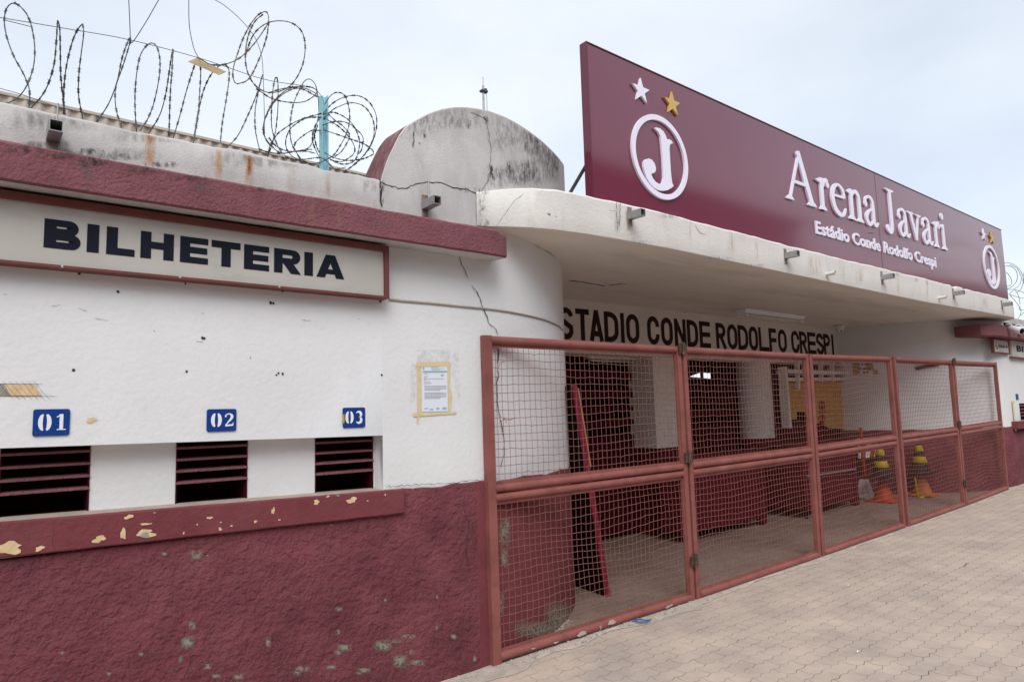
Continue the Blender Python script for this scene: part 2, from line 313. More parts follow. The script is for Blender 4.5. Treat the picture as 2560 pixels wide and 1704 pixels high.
def paver_material(name, c1, c2, joint, dirt):
    m = bpy.data.materials.new(name); m.use_nodes = True; N, Lk = m.node_tree.nodes, m.node_tree.links
    b = N['Principled BSDF']; b.inputs['Roughness'].default_value = .85; b.inputs['Specular IOR Level'].default_value = .3
    g = N.new('ShaderNodeNewGeometry'); sp = N.new('ShaderNodeSeparateXYZ'); Lk.new(g.outputs['Position'], sp.inputs[0])
    def M(op, a, bb=None):
        n = N.new('ShaderNodeMath'); n.operation = op
        for k, x in enumerate((a, bb)):
            if x is None: continue
            if isinstance(x, (int, float)): n.inputs[k].default_value = x
            else: Lk.new(x, n.inputs[k])
        return n.outputs[0]
    def nudge(src, per, amp, hard=1.0):     # zigzag edge: a clipped triangle wave
        t = M('PINGPONG', M('DIVIDE', src, per), .5); t = M('SUBTRACT', t, .25)
        return M('MULTIPLY', M('MAXIMUM', M('MINIMUM', M('MULTIPLY', t, 1/hard*2), .5), -.5), amp)
    nzw = N.new('ShaderNodeTexNoise'); nzw.inputs['Scale'].default_value = 9; nzw.inputs['Detail'].default_value = 3; Lk.new(g.outputs['Position'], nzw.inputs['Vector'])
    wob = M('MULTIPLY', M('SUBTRACT', nzw.outputs['Fac'], .5), .016)
    X, Y = sp.outputs['X'], sp.outputs['Y']
    u = M('ADD', M('ADD', X, nudge(Y, .105, .016)), wob)
    v = M('ADD', M('ADD', Y, nudge(X, .1, .020)), wob)
    cb = N.new('ShaderNodeCombineXYZ'); Lk.new(u, cb.inputs[0]); Lk.new(v, cb.inputs[1])
    br = N.new('ShaderNodeTexBrick'); br.offset = .5; br.inputs['Scale'].default_value = 1.0
    br.inputs['Brick Width'].default_value = .2; br.inputs['Row Height'].default_value = .105; br.inputs['Mortar Size'].default_value = .0032
    br.inputs['Mortar Smooth'].default_value = .35; br.inputs['Bias'].default_value = -.1
    br.inputs['Color1'].default_value = (*c1, 1); br.inputs['Color2'].default_value = (*c2, 1); br.inputs['Mortar'].default_value = (*[(a+b)/2*.93 for a, b in zip(c1, c2)], 1)
    Lk.new(cb.outputs[0], br.inputs['Vector'])
    # sand hides many of the joints: patchy
    n2 = N.new('ShaderNodeTexNoise'); n2.inputs['Scale'].default_value = 1.1; n2.inputs['Detail'].default_value = 8; n2.inputs['Roughness'].default_value = .65; Lk.new(g.outputs['Position'], n2.inputs['Vector'])
    r2 = N.new('ShaderNodeValToRGB'); r2.color_ramp.elements[0].position = .38; r2.color_ramp.elements[1].position = .66
    r2.color_ramp.elements[0].color = (0, 0, 0, 1); r2.color_ramp.elements[1].color = (.8, .8, .8, 1); Lk.new(n2.outputs['Fac'], r2.inputs['Fac'])
    m1 = N.new('ShaderNodeMixRGB'); m1.inputs[2].default_value = (*dirt, 1); Lk.new(r2.outputs['Color'], m1.inputs[0]); Lk.new(br.outputs['Color'], m1.inputs[1])
    n3 = N.new('ShaderNodeTexNoise'); n3.inputs['Scale'].default_value = 2.3; n3.inputs['Detail'].default_value = 10; n3.inputs['Roughness'].default_value = .72; Lk.new(g.outputs['Position'], n3.inputs['Vector'])
    r3 = N.new('ShaderNodeValToRGB'); r3.color_ramp.elements[0].position = .3; r3.color_ramp.elements[0].color = (.74, .74, .76, 1); r3.color_ramp.elements[1].position = .68; r3.color_ramp.elements[1].color = (1.08, 1.07, 1.05, 1)
    Lk.new(n3.outputs['Fac'], r3.inputs['Fac'])
    m2 = N.new('ShaderNodeMixRGB'); m2.blend_type = 'MULTIPLY'; m2.inputs[0].default_value = 1; Lk.new(m1.outputs[0], m2.inputs[1]); Lk.new(r3.outputs[0], m2.inputs[2])
    n5 = N.new('ShaderNodeTexNoise'); n5.inputs['Scale'].default_value = 5.5; n5.inputs['Detail'].default_value = 6; n5.inputs['Roughness'].default_value = .7; Lk.new(g.outputs['Position'], n5.inputs['Vector'])
    r5 = N.new('ShaderNodeValToRGB'); r5.color_ramp.elements[0].position = .48; r5.color_ramp.elements[1].position = .70; r5.color_ramp.elements[0].color = (.06, .06, .06, 1); Lk.new(n5.outputs['Fac'], r5.inputs['Fac'])
    m5 = N.new('ShaderNodeMixRGB'); m5.inputs[2].default_value = (*joint, 1); Lk.new(M('MULTIPLY', br.outputs['Fac'], r5.outputs['Color']), m5.inputs[0]); Lk.new(m2.outputs[0], m5.inputs[1])
    n6 = N.new('ShaderNodeTexNoise'); n6.inputs['Scale'].default_value = .9; n6.inputs['Detail'].default_value = 6; n6.inputs['Roughness'].default_value = .6; Lk.new(g.outputs['Position'], n6.inputs['Vector'])
    r6 = N.new('ShaderNodeValToRGB'); r6.color_ramp.elements[0].position = .58; r6.color_ramp.elements[0].color = (0, 0, 0, 1); r6.color_ramp.elements[1].position = .72; r6.color_ramp.elements[1].color = (.62, .62, .62, 1); Lk.new(n6.outputs['Fac'], r6.inputs['Fac'])
    m6 = N.new('ShaderNodeMixRGB'); m6.inputs[2].default_value = (.27, .25, .24, 1); Lk.new(r6.outputs[0], m6.inputs[0]); Lk.new(m5.outputs[0], m6.inputs[1])
    Lk.new(m6.outputs[0], b.inputs['Base Color'])
    b2 = N.new('ShaderNodeTexBrick'); b2.offset = .5; b2.inputs['Scale'].default_value = 1.0
    for k in ('Brick Width', 'Row Height', 'Mortar Size'): b2.inputs[k].default_value = br.inputs[k].default_value
    b2.inputs['Color1'].default_value = (0, 0, 0, 1); b2.inputs['Color2'].default_value = (1, 1, 1, 1); b2.inputs['Mortar'].default_value = (0, 0, 0, 1)
    b2.inputs['Mortar Smooth'].default_value = 1.0; Lk.new(cb.outputs[0], b2.inputs['Vector'])
    hgt = M('ADD', M('SUBTRACT', 1.0, br.outputs['Fac']), M('MULTIPLY', b2.outputs['Color'], .8))
    n4 = N.new('ShaderNodeTexNoise'); n4.inputs['Scale'].default_value = 120; n4.inputs['Detail'].default_value = 5; Lk.new(g.outputs['Position'], n4.inputs['Vector'])
    hh = M('ADD', hgt, M('MULTIPLY', n4.outputs['Fac'], .35))
    bp = N.new('ShaderNodeBump'); bp.inputs['Strength'].default_value = .6; bp.inputs['Distance'].default_value = .006; Lk.new(hh, bp.inputs['Height']); Lk.new(bp.outputs[0], b.inputs['Normal'])
    return m
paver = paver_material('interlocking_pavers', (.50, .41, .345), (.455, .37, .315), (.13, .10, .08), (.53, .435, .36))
paver_shaded = paver_material('pavers_hall_shade_dirt', (.25, .185, .15), (.205, .15, .125), (.05, .035, .028), (.27, .21, .175))  # reddish dirty hall floor; shade behind the gates is darkened into its colours

# ================================================================== ground
xs = sorted(set(list(np.linspace(-30, 40, 57))+GX))
g = MB(); g.grid([[(-600, y, -.2) for y in (-600, 600)], [(600, y, -.2) for y in (-600, 600)]]); g.build('ground', asphalt, kind='structure')
g = MB(); g.grid([[(x, -9.0, gz(x)-.14), (x, -3.95, gz(x)-.12)] for x in xs]); g.build('road', asphalt, kind='structure')
g = MB(); g.grid([[(x, -3.8, gz(x)), (x, 6.5, gz(x))] for x in xs]); g.build('pavement', [paver], kind='structure')
g = MB(); g.grid([[(x, -3.95, gz(x)-.125), (x, -3.95, gz(x)+.004), (x, -3.8, gz(x)+.004), (x, -3.8, gz(x)-.1)] for x in xs]); g.build('kerb', kerb_m, kind='structure')
g = MB(); g.grid([[(x, -9.15, gz(x)), (x, -30, gz(x)), ] for x in xs]); g.build('far_pavement', kerb_m, kind='structure')
# hall floor inside the gates, 4 mm above the pavement sheet
g = MB(); g.grid([[(x, .02, gz(x)+.004), (x, 6.4, gz(x)+.004)] for x in np.linspace(2.7, 12.9, 40)]); g.build('hall_floor', paver_shaded, kind='structure')
# cement strip along the wall foot and under the gates
g = MB(); rows = []
for x in np.linspace(-3, 13.2, 150):
    w = .10+.06*math.sin(x*3.1)+.04*math.sin(x*9.7+1)+random.uniform(-.02, .02)
    w = max(w*(.85 if x < 4.6 else .45), .01)
    rows.append([(x, YW+.1, gz(x)+.012), (x, -.10-w*.3, gz(x)+.012), (x, -.09-w, gz(x)+.003)])
g.grid(rows); g.build('cement_strip', concrete, kind='structure', smooth=True)

# ================================================================== left ticket office
office = thing('ticket_office', 'white ticket office with maroon base, three slatted hatches and a rounded corner by the gates', 'building', (0, .5, 0))
XL = -3.6
def zst(x): return 1.1977-.0166*(x-.125)        # sill, top and bottom edge
def zsb(x): return 1.0515-.013*(x-.125)
ZREC, XREC, YREC = 1.482, 1.888, .05             # hatch recess: top, right end, depth
ZC = 2.829                                       # canopy soffit
def zband(s): return 1.158-.014*max(s, -.6)*1.0      # top of the maroon base on the flat wall and round the corner
def zrec(x): return 1.496-.0107*(x-.11)
# white wall: strips along the plan, above the maroon base
w = MB()
def wallstrip(s0, s1, zf0, zf1, n, m=0, off=0.0, nz=2):
    for z in range(1):
        rows = []
        for k in range(n+1):
            s = s0+(s1-s0)*k/n; p = plan(s, off); a, b = zf0(s), zf1(s)
            rows.append([(p[0], p[1], a+(b-a)*j/nz) for j in range(nz+1)])
        w.grid(rows, m)
SR = XREC-X0
wallstrip(XL-X0, SR, lambda s: zrec(X0+s), lambda s: 2.80, 8)                 # above the hatches
wallstrip(SR, 0, lambda s: 1.0, lambda s: 2.80, 4)                           # right of the hatches
wallstrip(0, RC*math.pi/2, lambda s: .95, lambda s: ZC+.02, 40)              # the quarter round
wallstrip(RC*math.pi/2, RC*math.pi/2+.35, lambda s: .95, lambda s: ZC+.02, 2)
# recess: top reveal, right reveal, back panels between the openings
w.grid([[(x, YW, zrec(x)), (x, YREC, zrec(x)-.004)] for x in (XL, 0, XREC)])
w.face([(XREC, YW, 1.12), (XREC, YW, zrec(XREC)), (XREC-.004, YREC, zrec(XREC)), (XREC-.004, YREC, 1.12)])
HX = [(-.581, -.238), (.119, .452), (.813, 1.156), (1.522, 1.876)]
px = XL
for a, b in HX+[(XREC, XREC)]:
    if a > px: w.face([(px, YREC, 1.10), (a, YREC, 1.10), (a, YREC, zrec(a)), (px, YREC, zrec(px))])
    px = b
wo_ = w.build('wall', [white], office); weld(wo_, 1e-4)
for p in wo_.data.polygons: p.use_smooth = True
em = wo_.modifiers.new('edge', 'EDGE_SPLIT'); em.split_angle = math.radians(30)
# rough maroon base, a centimetre proud of the white, with an uneven upper edge
w = MB(); rows = []
ss = list(np.linspace(XL-X0, 0, 90))+list(np.linspace(.03, RC*math.pi/2+.35, 50))
for s in ss:
    j = .006*math.sin(s*11)+.004*math.sin(s*29+1)+random.uniform(-.002, .002)
    top = (zband(s)-.02*0+j) if X0+s > 2.0 else 1.04
    p = plan(s, .011); q = plan(s, -.01); x = p[0]
    rows.append([(p[0], p[1], gz(x)-.1), (p[0], p[1], gz(x)+.4), (p[0], p[1], top-.01), (plan(s, .008)[0], plan(s, .008)[1], top), (q[0], q[1], top+.003)])
w.grid(rows)
for f in range(len(w.f)):
    if f//4 >= 92: w.m[f] = 2
SCARS = []
for cx_, cy_, rx, ry in [(890, 700, 20, 16), (940, 703, 5, 4), (870, 1020, 12, 14), (850, 1095, 22, 22), (868, 1083, 8, 6), (1560, 1120, 26, 12), (1530, 1140, 12, 9), (1735, 1110, 30, 18), (1850, 1068, 26, 8), (1790, 1090, 22, 6),
        (1370, 1215, 24, 10), (1345, 1235, 12, 8), (1500, 1208, 18, 7), (1650, 1222, 22, 9), (1625, 1235, 10, 8), (1810, 1180, 26, 22), (1835, 1200, 14, 10), (1890, 1187, 26, 10), (1865, 1140, 8, 9), (2055, 1070, 10, 9),
        (1215, 1097, 9, 14), (980, 1248, 16, 7), (820, 1172, 8, 12), (1080, 1250, 18, 10), (640, 1150, 9, 7), (1330, 885, 5, 4), (1745, 905, 5, 5), (1980, 890, 4, 6), (1980, 1030, 5, 8), (1500, 565, 6, 4), (745, 695, 9, 6), (280, 1145, 8, 7), (940, 1205, 15, 10), (2150, 1170, 6, 10), (490, 1238, 10, 6), (1530, 1050, 8, 10), (1535, 945, 14, 8)]:
    SCARS.append((cx_/1.812, 1000+cy_/1.812, rx*1.5/1.812, ry*1.5/1.812))
base_o = w.build('wall_base', [roughcast, grey_chip, maroon_smooth], office, smooth=True)
# sill with the flaked front
w = MB()
XS = 2.005; YSL = -.085
xs2 = np.linspace(XL, XS, 60)
rows = []
for x in xs2:
    j = random.uniform(-.0015, .0015)
    rows.append([(x, YW+.02, zsb(x)), (x, YSL+.004, zsb(x)+j), (x, YSL, zsb(x)+.006+j), (x, YSL+j*.5, zst(x)-.008), (x, YSL+.007, zst(x)+j)])
w.grid(rows, 0); w.grid([[(x, YSL+.007, zst(x)+.0003), (x, YREC+.02, zst(x)+.004)] for x in xs2], 1)
w.face([(XS, YW, zsb(XS)), (XS, YSL, zsb(XS)), (XS, YSL, zst(XS)), (XS, YW, zst(XS)+.003)], 0)
for cx_, cy_, rx, ry, mm in [(40, 668, 52, 24, 2), (5, 672, 30, 18, 2), (180, 670, 15, 11, 2), (450, 627, 23, 15, 2), (558, 605, 12, 20, 2), (660, 603, 36, 17, 2), (655, 610, 20, 10, 3), (585, 527, 17, 9, 2), (660, 560, 20, 5, 2), (950, 532, 11, 6, 2),
        (997, 583, 6, 8, 2), (1048, 568, 4, 4, 2), (1157, 549, 8, 5, 2), (1237, 500, 7, 14, 2), (1265, 541, 5, 4, 2), (1433, 461, 13, 10, 2), (1485, 435, 8, 4, 2), (1530, 431, 7, 4, 3), (1594, 452, 22, 12, 2), (1745, 427, 4, 4, 2), (700, 509, 5, 4, 3), (832, 601, 4, 5, 2), (893, 562, 4, 3, 2), (1665, 455, 4, 3, 2), (1000, 552, 3, 3, 2)]:
    P = PY(cx_/1.812, 1000+cy_/1.812, YSL-.001); k = 1/1.812/(F_PX/(3.49*fw[1]+P[0]*fw[0]))
    k = k*(3.49*fw[1]+P[0]*fw[0])/(3.49*fw[1]+P[0]*fw[0])
    kx = k*(1.45 if P[0] < .8 else 1.15)
    nf = len(w.f); pl = blob(P[0], P[2], rx*k*1.05, ry*k, 20, .45); w.face([(x, YSL-.0018-.00012*(nf % 9)-(.0012 if mm == 3 else 0), z) for x, z in pl], mm)
w.build('window_sill', [maroon_smooth, sill_top, pale_chip, grey_chip], office)
# slatted hatches
for i, (a, b) in enumerate(HX):
    w = MB(); z0, z1 = zst((a+b)/2)-.004, zrec((a+b)/2)-.002
    w.grid([[(a, YREC-.001, z0), (a, YREC-.001, z1)], [(a, .42, z0), (a, .42, z1)], [(b, .42, z0), (b, .42, z1)], [(b, YREC-.001, z0), (b, YREC-.001, z1)]], 0)
    w.face([(a, YREC, z1), (a, .42, z1), (b, .42, z1), (b, YREC, z1)], 0); w.face([(a, YREC, z0+.003), (b, YREC, z0+.003), (b, .42, z0+.003), (a, .42, z0+.003)], 0)
    for q in (a, b-.006): w.box(q, q+.006, YREC-.004, YREC+.10, z0, z1, 1)
    win = w.build('window', [hatch_in, maroon_in], office)
    w = MB(); H = z1-z0
    for k in range(4):
        zc = z0+H*(.345+.185*k)
        w.hexa([(a, YREC-.012, zc-.004), (b, YREC-.012, zc-.004), (b, YREC+.055, zc+.006), (a, YREC+.055, zc+.006)],
               [(a, YREC-.012, zc+.007), (b, YREC-.012, zc+.007), (b, YREC+.055, zc+.012), (a, YREC+.055, zc+.012)], 0)
    w.build('slat', [ledge_m], win, bevel=.002)
# ledge over the sign
w = MB(); LZ0, LZ1, LX = 2.588, 2.762, 2.735
rows = []
for k in range(56):
    x = XL+(LX-XL)*k/55; j = random.uniform(-.003, .003)
    d = max(0, (x-(LX-.10))/.10); y = -.235+.05*d*d; sh = .012*d*d
    rows.append([(x, YW+.06, LZ0+.012+sh), (x, y+.012, LZ0+sh+j*.4), (x, y, LZ0+.010+sh+j*.5), (x, y+.002, LZ1-.012-sh), (x, y+.016, LZ1-sh+j), (x, YW+.06, LZ1+.004)])
i0 = w.grid(rows); w.face([rows[-1][k] for k in range(6)][::-1])
for f in range(len(w.f)-1):
    if f % 5 == 0: w.m[f] = 1
lo = w.build('ledge', [ledge_m, parapet_m], office, smooth=True)
em = lo.modifiers.new('edge', 'EDGE_SPLIT'); em.split_angle = math.radians(35)
# parapet above the ledge
w = MB(); rows = []; XP = 1.90
for k in range(120):
    x = XL+(XP-XL)*k/119; z = 2.9885+.009*x+.004*math.sin(x*7)+.003*math.sin(x*19)+random.uniform(-.003, .003)
    rows.append([(x, YW, 2.74), (x, YW+random.uniform(-.001, .001), 2.86), (x, YW+.002, z-.012), (x, YW+.014, z), (x, YW+.20, z+.004), (x, YW+.21, 2.70)])
w.grid(rows); w.build('parapet', [parapet_m], office, smooth=True)
# rounded gable over the corner
prof = []
for px_, py_ in [(950, 462), (954, 445), (960, 424), (968, 402), (980, 375), (997, 340), (1015, 315), (1040, 299), (1075, 281), (1110, 270.5), (1140, 267), (1165, 267), (1195, 270.5), (1225, 277), (1260, 290), (1295, 308), (1325, 328), (1350, 347), (1375, 370), (1392, 388), (1403, 402), (1411, 416), (1416, 432)]:
    P = onwall(px_, py_, .003)
    for _ in range(3): P = onwall(px_, py_, .003+.05*min(1, max(0, (arclen(P)-.4)/1.0)))
    prof.append((arclen(P), P[2]))
s_a, s_b = prof[0][0], RC*math.radians(62)
pf_s = [p[0] for p in prof]; pf_z = [p[1] for p in prof]
for k in range(1, len(pf_s)):
    if pf_s[k] <= pf_s[k-1]: pf_s[k] = pf_s[k-1]+.01
last = pf_s[-1]
pf_s += [last+.10, last+.25, last+.45]; pf_z += [pf_z[-1]-.08, pf_z[-1]-.22, 3.0]
w = MB(); TH = .27; rows = []; sv_ = np.unique(np.concatenate([np.linspace(pf_s[0], pf_s[0]+.25, 14), np.linspace(pf_s[0]+.25, pf_s[-1], 50)]))
for s in sv_:
    z = float(np.interp(s, pf_s, pf_z)); of = .003+.05*min(1, max(0, (s-.4)/1.0)); a, b = plan(s, of), plan(s, -TH)
    zb = 2.73 if s < .33 else 3.02
    r = [(a[0], a[1], zb)]+[(a[0], a[1], zb+(z-.006-zb)*j/6) for j in range(1, 7)]+[(plan(s, of-.006)[0], plan(s, of-.006)[1], z), (b[0], b[1], z+.01), (b[0], b[1], zb)]
    rows.append(r)
w.grid(rows); 
for f in range(len(w.f)):
    if f % 9 >= 7: w.m[f] = 1
# the end cheek that faces along the wall, and the curving upper edge beside it, are maroon
w.face(rows[0], 1)
g_o = w.build('rounded_gable', [tower_m, tower_side], office, smooth=True)
em = g_o.modifiers.new('edge', 'EDGE_SPLIT'); em.split_angle = math.radians(35)
# roof slab behind the parapet
w = MB(); w.box(XL, 2.6, YW+.2, 6, 2.70, 2.80); w.box(XL, XL+.2, YW, 6, 0, 2.9); w.build('roof', concrete, office)

def add_edge_attr(o, vals):
    at = o.data.attributes.new('edge', 'FLOAT', 'POINT'); at.data.foreach_set('value', vals)
def stain_patch(pts2, surf, n=12, lim=None):
    """pts2: centre, half sizes in photo pixels; surf maps a pixel to the wall; the rim fades out"""
    cx_, cy_, rx, ry = pts2; rows, vals = [], []
    for i in range(n+1):
        r = []
        for j in range(n+1):
            a, b = -1+2*i/n, -1+2*j/n; x, y = cx_+a*rx, cy_+b*ry; q = 1.0
            if lim: x, y, q = lim(x, y)
            r.append(surf(x, y)); vals.append(q*max(0, 1-a*a)*max(0, 1-abs(b)**2.2))
        rows.append(r)
    return rows, vals
def stain_obj(name, lst, m, parent, surf, lim=None):
    for q in lst:
        r, v = stain_patch(q, surf, lim=lim); w = MB(); w.grid(r); o = w.build(name, m, parent); add_edge_attr(o, v)
GO = [(950, 462), (954, 445), (960, 424), (968, 402), (980, 375), (997, 340), (1015, 315), (1040, 299), (1075, 281), (1110, 270.5), (1140, 267), (1165, 267), (1195, 270.5), (1225, 277), (1260, 290), (1295, 308), (1325, 328), (1350, 347), (1375, 370), (1392, 388), (1403, 402), (1409, 416)]
def on_gable(x, y):     # keep a stain on the gable's face
    q = 1.0
    if x > 1398: x = 1398
    yt = float(np.interp(x, [p[0] for p in GO], [p[1] for p in GO]))+4
    if y < yt: y = yt
    return x, y, q
def on_parapet(x, y): return x, max(y, 262+.2019*x), 1.0
Z1 = lambda x, y: (x/2.356, y/2.356)
Z4 = lambda x, y: (880+x/3.135, 200+y/3.135)
def stl(conv, sc, L): return [(*conv(a, b), c/sc, d/sc) for a, b, c, d in L]
# rust runs on the parapet, mould on the gable
stain_obj('rust_streak', stl(Z1, 2.356, [(885, 870, 34, 125), (885, 820, 18, 60), (1288, 960, 26, 110), (1468, 990, 30, 110), (1468, 960, 16, 80)]), rust_stain, office, lambda x, y: PY(x, y, YW-.003), on_parapet)
stain_obj('faint_rust_streak', stl(Z1, 2.356, [(1715, 1050, 30, 100), (1930, 1080, 20, 90), (330, 690, 20, 50)])+stl(Z4, 3.135, [(180, 1000, 25, 80)]), rust_pale, office, lambda x, y: PY(x, y, YW-.003), on_parapet)
stain_obj('ledge_streak', [(782, 530, 12, 38), (850, 548, 9, 36)]+stl(Z4, 3.135, [(185, 1105, 28, 90)]), rust_pale, office, lambda x, y: PY(x, y, -.238))
stain_obj('edge_mould', [(60, 372, 60, 10), (150, 388, 50, 10), (250, 404, 60, 9), (360, 424, 50, 8), (470, 443, 60, 8), (640, 472, 60, 7), (220, 398, 26, 22)], black_mould, office, lambda x, y: PY(x, y, -.2392))
stain_obj('edge_mould', [(120, 362, 60, 9), (210, 378, 60, 9), (300, 392, 60, 9), (400, 410, 50, 8)], black_mould, office, lambda x, y: PY(x, y, YW-.0032))
stain_obj('ledge_soot', [(228, 415, 26, 55), (205, 400, 12, 40), (500, 470, 40, 20), (950, 560, 40, 12)], grey_mould, office, lambda x, y: PY(x, y, -.2385))
stain_obj('mould', stl(Z4, 3.135, [(1120, 760, 70, 90), (1090, 705, 20, 60), (1230, 690, 30, 60), (1050, 315, 24, 40), (1350, 720, 130, 110), (1580, 620, 90, 190), (1440, 480, 120, 120), (480, 470, 12, 60), (570, 435, 12, 18), (528, 495, 10, 12), (235, 850, 26, 70), (235, 920, 18, 50), (1010, 1000, 26, 90), (1030, 1130, 50, 40), (920, 350, 16, 40), (880, 860, 40, 26), (990, 1080, 18, 70)]), black_mould, office, lambda x, y: onwall(x, y, .007+.05*min(1, max(0, (arclen(onwall(x, y))-.4)/1.0))), on_gable)
stain_obj('grey_mould', stl(Z4, 3.135, [(1500, 560, 180, 260), (1250, 420, 220, 160), (800, 300, 300, 90), (1300, 760, 300, 110), (500, 350, 160, 120)]), grey_mould, office, lambda x, y: onwall(x, y, .0055+.05*min(1, max(0, (arclen(onwall(x, y))-.4)/1.0))), on_gable)
stain_obj('parapet_grime', stl(Z1, 2.356, [(500, 905, 500, 40), (200, 855, 200, 30), (1000, 800, 420, 40), (1600, 930, 420, 60), (300, 700, 300, 80), (2180, 1060, 50, 90)]), grey_mould, office, lambda x, y: PY(x, y, YW-.0022), on_parapet)
stain_obj('wall_grime', [(300, 500, 330, 26), (800, 560, 240, 20), (700, 700, 200, 14)], rust_pale, office, lambda x, y: onwall(x, y, .0022))
stain_obj('bare_mortar_spot', SCARS, scar_m, office, lambda x, y: PY(x, y, YW-.0135))
stain_obj('bare_mortar_spot', [(1180+a/1.7345, 800+b/1.7345, c*1.5/1.7345, d*1.35/1.7345) for a, b, c, d in [(140, 920, 20, 48), (140, 1030, 12, 36), (128, 1230, 8, 42), (150, 880, 12, 20), (300, 1340, 90, 30), (380, 1290, 50, 60)]], scar_m, office, lambda x, y: onwall(x, y, .0135))
stain_obj('splash_dirt', [(100, 1690, 160, 60), (420, 1690, 200, 70), (800, 1690, 220, 70), (1060, 1660, 120, 60), (250, 1560, 240, 60), (900, 1590, 200, 50)], scar_faint, office, lambda x, y: PY(x, y, YW-.0128))
# cracks and screw holes
w = MB()
def crack(pts, conv, surf, wd, m=0, jit=2.0):
    P = [conv(*p) for p in pts]; fine = []
    for a, b in zip(P[:-1], P[1:]):
        n = max(2, int(math.hypot(b[0]-a[0], b[1]-a[1])/7))
        for k in range(n): fine.append((a[0]+(b[0]-a[0])*k/n+random.uniform(-jit, jit), a[1]+(b[1]-a[1])*k/n+random.uniform(-jit, jit)))
    fine.append(P[-1]); ws = [wd*random.uniform(.5, 1.3) for _ in fine]; ws[0] = ws[-1] = wd*.3
    L, R = ribbon(fine, ws); w.grid([[surf(*a), surf(*b)] for a, b in zip(L, R)], m)
Zc5 = lambda x, y: (1180+x/4.9, 540+y/4.9)
Zg1 = lambda x, y: (1200+x/3.92, 830+y/3.92)
ow = lambda x, y: onwall(x, y, .0052)
crack([(840, 1370), (855, 1430), (885, 1490), (915, 1560)], Z4, ow, 1.6, 0, 1)
crack([(0, 850), (45, 910), (95, 1000), (130, 1120), (190, 1240), (205, 1310), (300, 1390), (320, 1460)], Zc5, ow, 1.7, 0, 1)
crack([(178, 150), (182, 250), (172, 320)], Zg1, ow, 3.2, 0, 1)
crack([(172, 320), (180, 420), (165, 500), (172, 700), (200, 850), (240, 1050), (238, 1200), (212, 1270), (205, 1330)], Zg1, ow, 1.8, 0, 1)
crack([(225, 800), (340, 840), (420, 855), (500, 810), (590, 795), (700, 810), (800, 840), (900, 860), (1000, 890)], Z4, ow, 2.0)
crack([(930, 250), (1040, 300), (1060, 360), (1075, 450), (1090, 560), (1085, 700), (1060, 800), (1010, 880)], Z4, ow, 1.4, 1)
crack([(215, 780), (228, 850), (222, 930), (235, 1000)], Z4, ow, 4.0)
crack([(1000, 890), (998, 980), (1010, 1080), (1005, 1150)], Z4, ow, 3.5)
crack([(480, 400), (485, 470), (475, 530)], Z4, ow, 2.0)
crack([(770, 350), (850, 400), (930, 440), (1010, 485), (1070, 540), (1110, 610)], Zc5, ow, 1.0, 1, 1)
Z3 = lambda x, y: (x/1.812, 1000+y/1.812)
crack([(2105, 430), (2100, 480), (2125, 560), (2110, 680), (2130, 780)], Z3, lambda x, y: onwall(x, y, .014), 1.4, 0, 1)
crack([(243, 560), (240, 620), (245, 690)], Z3, lambda x, y: PY(x, y, YSL-.0016), 1.0)
crack([(1745, 390), (1900, 382), (2050, 372), (2200, 360)], Z3, lambda x, y: onwall(x, y, .0122), 1.4, 0, 2.5)
crack([(150, 175), (400, 235), (640, 270), (900, 310), (1300, 370), (1700, 420), (2300, 480)], lambda x, y: (x/2.356, 400+y/2.356), lambda x, y: PY(x, y, YW-.003), 1.2, 1, 1)
Zb = lambda x, y: (x/2.356, 400+y/2.356)
for x, y, r in [(695, 776, 8), (466, 668, 8), (1092, 727, 6), (1665, 773, 8), (1594, 840, 10), (1610, 843, 8), (1193, 1047, 9), (1205, 1049, 7), (433, 1236, 8), (1099, 1244, 7), (1665, 1258, 8), (1640, 1255, 7), (1628, 1265, 6), (2249, 1265, 8), (2240, 833, 8), (1195, 903, 3), (908, 1005, 3), (1475, 1163, 4), (2113, 935, 3)]:
    c = Zb(x, y); P = onwall(*c, .0025); k = r/2.356*.0023
    w.face([(P[0]+a, P[1], P[2]+b) for a, b in blob(0, 0, k*.8, k*.9, 10, .15)], 0 if r > 4 else 1)
for a, b in [((1155, 1067), (1197, 1070)), ((1775, 938), (1835, 945)), ((20, 788), (45, 790)), ((300, 860), (360, 850)), ((560, 930), (640, 945)), ((460, 870), (515, 890))]:
    crack([a, ((a[0]+b[0])/2, (a[1]+b[1])/2+2), b], Zb, lambda x, y: PY(x, y, YW-.0025), .9, 1, .6)
# flaked spot on the white wall
P = PY(415/1.812, 1000+90/1.812, YW-.0025); w.face([(x, YW-.0025, z) for x, z in blob(P[0], P[2], .018, .013, 18, .4)], 2)
# scraped strip of old tile backing, scored with slanting lines
q = [(-40, 1318), (200, 1318), (247, 1388), (-40, 1388)]
w.face([PY(*Zb(*p), YW-.0024) for p in q][::-1], 3); w.face([PY(*Zb(*p), YW-.003) for p in [(25, 1320), (200, 1320), (245, 1387), (65, 1387)]][::-1], 2)
for k in range(7):
    x = -20+36*k; crack([(x, 1296), (x+60, 1370), (x+105, 1414)], Zb, lambda x, y: PY(x, y, YW-.0036), .7, 0, .3)
crack([(-40, 1318), (100, 1318), (255, 1318)], Zb, lambda x, y: PY(x, y, YW-.0036), .9, 0, .3); crack([(-40, 1389), (150, 1389), (340, 1389)], Zb, lambda x, y: PY(x, y, YW-.0036), .8, 0, .3)
islands(w, 'wall_scar', [crack_m, crack_soft, pale_chip, grey_chip], office)
